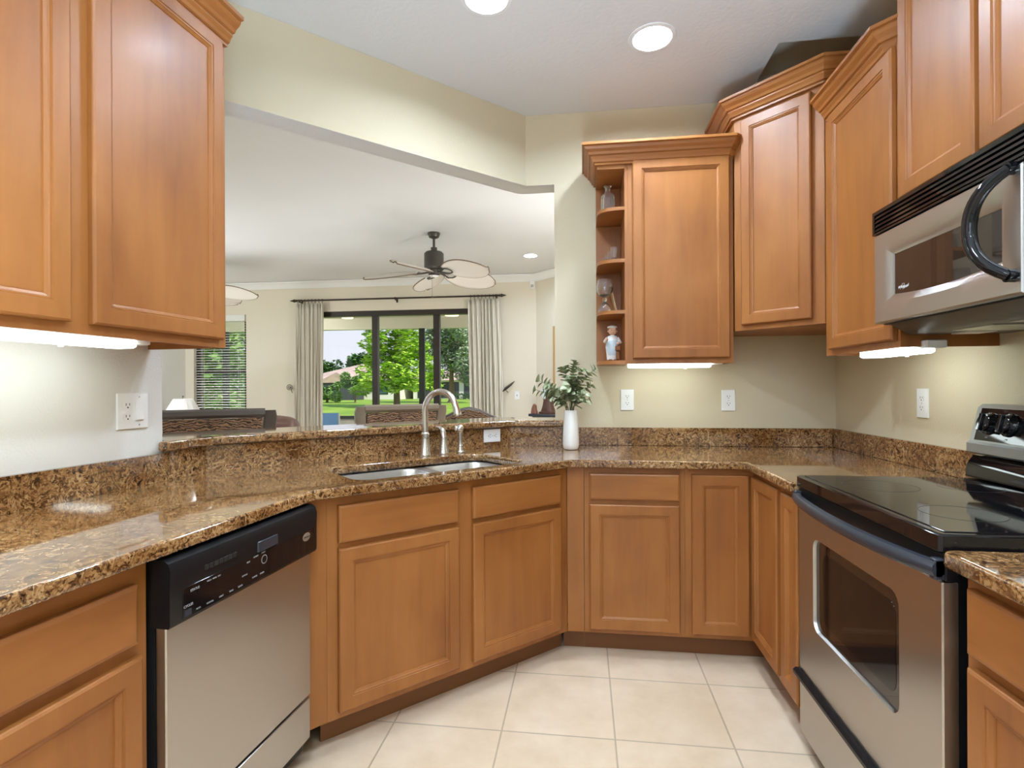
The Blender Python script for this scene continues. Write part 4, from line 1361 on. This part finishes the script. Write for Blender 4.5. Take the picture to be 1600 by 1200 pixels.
# ------------------------------------------------------------------ seats behind the bar
def bar_stool(label, x, y, rz, frame):
    r = thing('bar_stool', label, 'bar stool', (x, y, 0), rz)       # local -y is the back the viewer sees
    for sx in (-1, 1):
        m = MB()
        rs = []
        for x_, y_, z_1, w_, d_ in ((.225, -.16, 0, .022, .022), (.225, -.17, .35, .026, .026), (.225, -.175, .70, .028, .03), (.242, -.205, .95, .030, .026), (.252, -.238, 1.09, .030, .022), (.250, -.250, 1.128, .026, .018)):
            rs.append([(sx * x_ + p, y_ + q, z_1) for p, q in round_rect(-w_, w_, -d_, d_, .01, 3)])
        m.rings(rs); m.build('rear_leg', frame, r)
        m = MB(); m.tube([(sx * .225, .2, 0), (sx * .225, .2, .35), (sx * .22, .19, .69)], [.022, .028, .032], 8); m.build('front_leg', frame, r)
    m = MB(); m.box(-.25, .25, -.2, .24, .66, .72, .01); m.build('seat_frame', frame, r)
    m = MB(); m.box(-.24, .24, -.17, .24, .72, .78, .025); m.build('seat', 'brown_leather', r)
    m = MB()
    m.prism_x([(-.222, 1.085), (-.256, 1.088), (-.268, 1.105), (-.266, 1.128), (-.252, 1.140), (-.232, 1.138), (-.218, 1.12)], -.226, .226); m.build('top_rail', frame, r)
    m = MB()
    rs = []
    for z, y_ in ((.80, -.200), (.95, -.214), (1.084, -.238)):
        rs.append([(-.212, y_ - .02, z), (-.1, y_ - .028, z), (.1, y_ - .028, z), (.212, y_ - .02, z), (.212, y_ + .02, z), (.1, y_ + .005, z), (-.1, y_ + .005, z), (-.212, y_ + .02, z)])
    m.rings(rs); m.build('back_panel', 'tooled_leather', r)
    m = MB(); m.box(-.21, .21, -.21, -.185, .80, .83); m.box(-.21, .21, .18, .21, .3, .335); m.box(-.235, -.205, -.16, .19, .36, .39); m.box(.205, .235, -.16, .19, .36, .39); m.build('stretcher', frame, r)
    r.scale = (1.16, 1.16, .99)
    return r
bar_stool('bar stool with tooled leather back and dark rail, left behind the bar', -2.235, 3.04, radians(36), 'chair_wood')
bar_stool('bar stool with tooled leather back and grey-brown rail, behind the faucet', -1.42, 3.88, radians(36), 'chair_wood_grey')
# camel-back chair further off
def camel_chair(label, x, y, rz):
    r = thing('dining_chair', label, 'chair', (x, y, 0), rz)
    for sx in (-1, 1):
        m = MB(); m.tube([(sx * .23, .2, 0), (sx * .22, .2, .42)], [.02, .03], 8); m.build('front_leg', 'chair_wood', r)
        m = MB(); m.tube([(sx * .22, -.22, 0), (sx * .22, -.19, .45), (sx * .25, -.26, .97)], [.02, .03, .022], 8); m.build('rear_leg', 'chair_wood', r)
    m = MB(); m.box(-.26, .26, -.22, .25, .42, .50, .02); m.build('seat', 'brown_leather', r)
    top = [(-.29, .96), (-.24, .985), (-.16, 1.02), (-.08, 1.06), (0, 1.078), (.08, 1.06), (.16, 1.02), (.24, .985), (.29, .96)]
    m = MB(); m.M = Matrix.Translation((0, -.2, .5)) @ Matrix.Rotation(radians(7), 4, 'X') @ Matrix.Translation((0, 0, -.5))
    m.prism_y([(-.26, .52), (.26, .52)] + top[::-1], -.035, .035); m.build('back_panel', 'tooled_leather', r)
    m = MB(); m.M = Matrix.Translation((0, -.2, .5)) @ Matrix.Rotation(radians(7), 4, 'X') @ Matrix.Translation((0, 0, -.5))
    m.tube([(x_, 0, z_2) for x_, z_2 in top], .018, 8); m.build('top_rail', 'chair_wood', r)
camel_chair('dining chair with arched tooled leather back, right of the faucet', -.95, 4.45, radians(12))
camel_chair('dining chair with arched back, partly hidden behind the faucet', -1.62, 5.1, radians(8))
# leather recliner
r = thing('recliner', 'brown leather recliner, only its rounded top showing left of the curtain', 'armchair', (-3.16, 5.2, 0), radians(16))
m = MB(); m.box(-.42, .42, -.35, .45, .0, .42, .06); m.build('base', 'brown_leather', r)
m = MB()
rs = []
for k, (z, w_, d_) in enumerate(((.40, .30, .13), (.60, .32, .14), (.80, .325, .13), (.90, .315, .11), (.945, .29, .09), (.965, .24, .06), (.972, .15, .03))):
    rs.append([(x, y - .25 - .10 * (z - .4), z + .012 * cos(x * 9)) for x, y in round_rect(-w_, w_, -d_, d_, d_ * .7, 5)])
m.rings(rs); m.build('backrest', 'brown_leather', r)
for sx in (-1, 1):
    m = MB(); m.box(sx * .34 - .09, sx * .34 + .09, -.25, .45, .40, .62, .06); m.build('armrest', 'brown_leather', r)
# table lamp on an end table by the corner window
r = thing('end_table', 'small wooden end table under the white lamp in the far left corner', 'table', (-5.43, 6.75, 0))
m = MB(); m.box(-.26, .26, -.26, .26, .50, .54, .008); m.build('top', 'chair_wood', r)
for sx in (-1, 1):
    for sy in (-1, 1):
        m = MB(); m.box(sx * .22 - .022, sx * .22 + .022, sy * .22 - .022, sy * .22 + .022, 0, .50); m.build('leg', 'chair_wood', r)
r = thing('table_lamp', 'table lamp with pleated white bell shade in the far left corner', 'lamp', (-5.43, 6.75, .541))
MB().lathe([(.001, 0), (.08, 0), (.085, .015), (.03, .03), (.05, .10), (.065, .17), (.04, .25), (.014, .28), (.012, .36)], 20).build('base', 'clock_wood', r)
rs = []
for q_, h_ in ((.245, .33), (.20, .41), (.15, .50), (.115, .565)):
    rs.append([(q_ * (1 + .015 * (-1) ** i) * cos(2 * pi * i / 64), q_ * (1 + .015 * (-1) ** i) * sin(2 * pi * i / 64), h_) for i in range(64)])
m = MB(); m.rings(rs, False, False); o = m.build('shade', 'lamp_shade', r)
md = o.modifiers.new('thick', 'SOLIDIFY'); md.thickness = .003
m = MB(); m.tube([(0, 0, .36), (0, 0, .59)], .004, 6); m.sphere((0, 0, .595), .01, 8, 6); m.tube([(-.115, 0, .56), (.115, 0, .56)], .003, 5); m.build('finial', 'iron', r)
# console with a clock on the diagonal wall
DQ = pi / 4 * -1
def diag(d, o, z=0):                         # d along the diagonal wall from the far corner, o out from it
    return (-.647 + d * S2 - o * S2, FY - d * S2 - o * S2, z)
r = thing('console_table', 'dark blue-grey console table against the diagonal living room wall', 'table', diag(.99, .24), DQ)
m = MB(); m.box(-.62, .62, -.22, .22, .86, .895, .006); m.build('top', 'console_paint', r)
m = MB(); m.box(-.57, .57, -.19, .20, .74, .86); m.build('apron', 'console_paint', r)
for sx in (-1, 1):
    for sy in (-1, 1):
        m = MB(); m.box(sx * .54 - .025, sx * .54 + .025, sy * .165 - .025, sy * .165 + .025, 0, .74); m.build('leg', 'console_paint', r)
r = thing('mantel_clock', 'flared dark wood clock with pale oval dial on the console', 'clock', diag(.55, .27, .8955), DQ)
m = MB()
rs = []
for w, d_, z in ((.13, .07, 0), (.13, .07, .02), (.10, .055, .03), (.075, .045, .10), (.06, .04, .17), (.075, .045, .23), (.085, .05, .29), (.07, .045, .33), (.03, .03, .345)):
    rs.append([(x, y, z) for x, y in round_rect(-w, w, -d_, d_, min(w, d_) * .5, 3)])
m.rings(rs); m.build('case', 'clock_wood', r)
MB().lathe([(.001, -.010), (.058, -.010), (.066, 0), (.066, .012)], 24, (-.01, -.05, .27), 'y', sy=1.25).build('dial', 'dial_white', r)
r = thing('carved_ornament', 'small rounded brown ornament in front of the clock on the console', 'ornament', diag(.425, .40, .8955), DQ)
m = MB(); m.rings(orings([(0, 0, .05, .04, 0), (0, 0, .052, .042, .02), (-.005, 0, .04, .034, .06), (.005, 0, .03, .028, .10), (0, 0, .012, .012, .125)], 12)); m.build('carving', 'red_brown', r)
r = thing('picture_frame', 'pale wood picture frame edge on the diagonal wall beside the pass-through', 'picture frame', diag(.385 + .46, .0015, 1.69), DQ)
m = MB(); m.box(-.46, -.43, -.035, 0, -.41, .37); m.box(.43, .46, -.035, 0, -.41, .37); m.box(-.43, .43, -.035, 0, -.41, -.38); m.box(-.43, .43, -.035, 0, .34, .37); m.build('frame', 'frame_gold', r)
m = MB(); m.box(-.43, .43, -.012, -.006, -.38, .34); m.build('print', 'print_grey', r)

# ------------------------------------------------------------------ lanai
YL = 10.1
struct(MB().box(-8, 3, FY + .151, YL + .1, -.14, -.02).build('floor_lanai', 'lanai_floor'))
struct(MB().box(-8, 3, FY + .151, YL + .2, 2.60, 2.75).build('ceiling_lanai', 'lanai_paint'))
struct(MB().box(-8, 3, YL, YL + .15, 2.385, 2.5995).build('trim_3', 'lanai_paint'))
struct(MB().box(-9, 4, RY - 1.6, FY + 3.2, 3.55, 3.75).build('ceiling_roof', 'lanai_paint'))
r = thing('screen_wall', 'dark framed insect-screen wall around the lanai outside the sliding door', 'screen', (0, YL + .05, 0))
for x in (-7.2, -5.2, -3.085, -1.0, 1.0):
    MB().box(x - .055, x + .055, -.03, .03, -.019, 2.3845).build('post', 'screen_post', r)
m = MB(); m.box(-8, 3, -.025, .025, .63, .69); m.box(-8, 3, -.025, .025, -.019, .03); m.build('rail', 'screen_post', r)
m = MB(); m.box(-8, 3, -.004, .004, .03, .63); m.build('kick_panel', 'lanai_floor', r)
def patio_light(label, x, y, w, dz=0.0, g=None, mat='patio_glow'):
    r = thing('patio_light', label, 'light', (x, y, 2.6), 0, g)
    MB().lathe([(.001, -.001), (w, -.001), (w, -.105 + dz), (w - .01, -.105 + dz)], 28).build('drum', 'frame_gold', r)
    MB().lathe([(.001, -.140 + dz), (w * .85, -.140 + dz), (w - .01, -.1055 + dz), (.001, -.1055 + dz)], 28).build('diffuser', mat, r)
patio_light('drum light glowing on the lanai ceiling right of the fan', -2.21, 9.0, .135)
patio_light('small flush light on the lanai ceiling left, near the left curtain', -4.35, 9.6, .12, .075)
for _x in (-5.6, .3):  # extra unseen lights, added to brighten the lanai
    patio_light('drum light added to brighten the lanai, hidden from the kitchen by the far wall', _x, 9.0, .135, 0.0, 'added lanai lights out of view', 'patio_fill')
r = thing('patio_chair', 'blue sling patio chair on the lanai, right of the left curtain', 'patio chair', (-4.36, 8.75, -.02), radians(16))
m = MB()
for sx in (-1, 1):
    m = MB(); m.tube([(sx * .26, .3, 0), (sx * .26, .25, .42), (sx * .26, -.2, .40), (sx * .26, -.28, .83)], .016, 8); m.tube([(sx * .26, -.25, 0), (sx * .26, -.2, .40)], .016, 8); m.build('side_frame', 'white_trim', r)
m = MB(); m.box(-.25, .25, -.2, .26, .40, .415); m.build('seat_sling', 'blue_sling', r)
m = MB(); m.prism_x([(-.195, .42), (-.29, .845), (-.275, .845), (-.18, .42)], -.25, .25); m.build('back_sling', 'blue_sling', r)

# ------------------------------------------------------------------ outdoors
struct(MB().box(-140, 90, FY + 2.7, 190, -.5, -.16).build('ground', 'lawn'))
struct(MB().box(-140, FX0 - .25, -40, FY + 2.69, -.5, -.16).build('ground_side', 'lawn'))
struct(MB().box(FX0 - .24, 60, -40, RY - .16, -.5, -.16).build('ground_rear', 'lanai_floor'))
def leaf_cloud(m, blobs, n, size, seed, flat=.5):
    rg = random.Random(seed)
    tot = sum(b[3] ** 2 for b in blobs)
    for b in blobs:
        cx, cy, cz, rr = b[:4]; sz = b[4] if len(b) > 4 else 1.0
        for _ in range(max(6, int(n * rr * rr / tot))):
            while True:
                p = Vector((rg.uniform(-1, 1), rg.uniform(-1, 1), rg.uniform(-1, 1)))
                if .25 < p.length < 1: break
            p = p.normalized() * (p.length ** .5)
            c_ = Vector((cx + p.x * rr, cy + p.y * rr, cz + p.z * rr * sz))
            a = Vector((rg.uniform(-1, 1), rg.uniform(-1, 1), rg.uniform(-flat, flat))).normalized()
            b_ = a.cross(Vector((rg.uniform(-.6, .6), rg.uniform(-.6, .6), 1))).normalized()
            s_ = size * rg.uniform(.6, 1.3)
            m.add([c_ - a * s_, c_ - b_ * s_ * .5, c_ + a * s_, c_ + b_ * s_ * .5], [(0, 1, 2, 3)])
def tree(label, x, y, blobs, n, size, mat, trunk, seed, cat='tree', name='tree', group=None, flat=.5):
    r = thing(name, label, cat, (x, y, -.16), 0, group)
    if trunk:
        hh, r0, r1 = trunk
        m = MB(); m.tube([(0, 0, 0), (.02, 0, .25), (.0, .02, hh * .5), (.05, 0, hh)], [r0 * 1.5, r0, (r0 + r1) / 2, r1], 9)
        rg = random.Random(seed + 50)
        for b in blobs[::max(1, len(blobs) // 9)]:
            z0 = min(hh * .95, max(hh * .25, b[2] - b[3]))
            m.tube([(0, 0, z0), (b[0] * .5, b[1] * .5, (z0 + b[2]) / 2), (b[0] * .85, b[1] * .85, b[2])], [r1 * .7, r1 * .5, r1 * .2], 5)
        m.build('trunk', 'trunk', r)
    m = MB(); leaf_cloud(m, blobs, n, size, seed, flat); m.build('crown', mat, r, smooth=False)
    return r
rg = random.Random(5)
bl = []
for k in range(15):                          # tiers of drooping branches
    t = k / 14
    z = 1.75 + 8.7 * t
    bl.append((0, 0, z, 1.0 - .6 * t, .6))
    R_ = 2.75 * (1 - t) ** .8 + .35
    for j in range(7 if t < .7 else 4):
        a = 2 * pi * (j + rg.random() * .7) / 7 + k
        q_ = R_ * rg.uniform(.45, .95)
        bl.append((q_ * cos(a), q_ * sin(a), z + rg.uniform(-.25, .25) - q_ * .12, .48 + .34 * (1 - t), .55))
tree('bright green layered cypress on the lawn, seen through the middle door panel', -13.3, 37.5, bl, 15000, .19, 'leaf_cypress', (8.5, .24, .05), 1, flat=.25)
bl = [(rg.uniform(-2.4, 2.4), rg.uniform(-2, 2), rg.uniform(2.4, 7.4), rg.uniform(.7, 1.15)) for _ in range(38)]
tree('grey-green oak on the lawn, seen through the right door panel', -11.6, 47, bl, 14000, .18, 'leaf_oak', (4.6, .28, .12), 2)
bl = [(rg.uniform(-1.0, 1.0), rg.uniform(-.8, .8), rg.uniform(1.5, 2.5), rg.uniform(.35, .55)) for _ in range(10)]
tree('small young tree in front of the left house', -20.6, 47, bl, 2600, .16, 'leaf_bright', (1.7, .07, .04), 3)
bl = [(rg.uniform(-1.8, 1.4), rg.uniform(-.8, .8), rg.uniform(.5, 1.7), rg.uniform(.35, .6)) for _ in range(14)]
tree('leafy shrub by the left house, beside the left curtain', -23.8, 48, bl, 3600, .17, 'leaf_bright', (1.2, .10, .05), 4, 'shrub', 'shrub')
for k, (x, z, rr) in enumerate(((-52.5, 4.2, 3.0), (-46, 4.3, 3.0), (-39.6, 5.2, 3.0), (-59, 4.2, 3.0), (-33, 3.8, 3.0))):
    bl = [(rg.uniform(-1.9, 1.9), rg.uniform(-1.5, 1.5), z + rg.uniform(-1.8, 1.5), rr * rg.uniform(.35, .44)) for _ in range(16)]
    tree('dark green tree in the row behind the left house roof', x, 92, bl, 1700, .42, 'leaf_dark', (4, .3, .15), 20 + k, group='trees behind the left house')
for k, (x, z) in enumerate(((-17.5, 5.5), (-11, 6.5), (-4.5, 6))):
    bl = [(rg.uniform(-1.7, 1.7), rg.uniform(-1.5, 1.5), z + rg.uniform(-2.8, 2.3), rg.uniform(1.0, 1.4)) for _ in range(18)]
    tree('grey-green tree behind the right house', x, 82, bl, 1700, .42, 'leaf_oak', (5, .3, .15), 40 + k, group='trees behind the right house')
for k, (x, y, z) in enumerate(((-11.1, 14.4, 2.8), (-13.6, 19.0, 3.6), (-16.8, 23.4, 4.0), (-15.6, 15.4, 3.0), (-18.6, 19.4, 3.6))):
    bl = [(rg.uniform(-1.2, 1.2), rg.uniform(-.8, .8), rg.uniform(.5, z + 2.4), rg.uniform(.6, .9)) for _ in range(30)]
    tree('bushy green tree seen through the slats of the blind', x, y, bl, 3600, .15, 'leaf_bright', (2.2, .12, .06), 60 + k, group='trees outside the blind window')

def house(label, x, y, w, d, eave, ridge, mats, feats):
    r = thing('house', label, 'house', (x, y, -.16), 0)
    m = MB(); m.box(-w / 2, w / 2, 0, d, 0, eave); m.build('wall', 'stucco', r)
    m = MB(); e = .6
    a = [(-w / 2 - e, -e), (w / 2 + e, -e), (w / 2 + e, d + e), (-w / 2 - e, d + e)]
    k = d / 2 + e
    m.add([(p[0], p[1], eave + .005) for p in a] + [(-w / 2 - e + k, d / 2, ridge), (w / 2 + e - k, d / 2, ridge)],
          [(0, 1, 5, 4), (1, 2, 5), (2, 3, 4, 5), (3, 0, 4), (3, 2, 1, 0)])
    m.build('roof', 'roof_shingle', r)
    for kind, x0, x1, z0, z1 in feats:
        if kind == 'window':
            m = MB(); m.box(x0, x1, -.04, -.002, z0, z1); o = m.build('window', 'screen_post', r)
            m = MB(); m.box(x0 + .1, x1 - .1, -.06, -.041, z0 + .1, (z0 + z1) / 2 - .05); m.box(x0 + .1, x1 - .1, -.06, -.041, (z0 + z1) / 2 + .05, z1 - .1); m.build('pane', 'teal_glass', o)
        elif kind == 'screen':
            m = MB(); m.box(x0, x1, -.03, -.002, z0, z1); o = m.build('screened_porch', 'dark_screen', r)
            m = MB(); q_ = x0
            while q_ < x1: m.box(q_, q_ + .1, -.05, -.031, z0, z1); q_ += 1.5
            m.box(x0, x1, -.05, -.031, (z0 + z1) / 2, (z0 + z1) / 2 + .08); m.build('porch_frame', 'screen_post', o)
        elif kind == 'gable':
            m = MB(); xm = (x0 + x1) / 2
            m.add([(x0, -2.5, z0), (x1, -2.5, z0), (xm, -2.5, z1), (x0, 4, z0), (x1, 4, z0), (xm, 6, z1)], [(0, 1, 2), (0, 2, 5, 3), (2, 1, 4, 5), (0, 3, 4, 1), (3, 5, 4)])
            m.build('porch_roof', 'roof_shingle', r)
            m = MB(); m.box(x0 + .3, x1 - .3, -2.4, -.06, 0, z0 - .002); m.build('porch_screen', 'dark_screen', r)
    return r
house('pale house with pinkish tile roof behind the left door panel', -27.5, 60, 13, 12, 2.1, 4.4, None,
      [('gable', -2.4, 2.6, 1.95, 3.1), ('window', 4.0, 5.2, .6, 1.8)])
house('white house with teal window behind the right door panel', -13.2, 62, 13.5, 11, 2.2, 4.2, None,
      [('screen', -6.2, -1.2, .1, 2.0), ('window', 2.0, 3.3, .45, 1.85), ('screen', -.6, .6, .1, 2.0)])
bl = [(x, rg.uniform(-.3, .3), .3, .45) for x in (-2.6, -1.9, -1.2, -.5, .2, .9, 1.6, 2.3)]
tree('low shrub hedge along the white house wall', -12, 60.5, bl, 1400, .12, 'leaf_dark', None, 80, 'hedge', 'hedge')
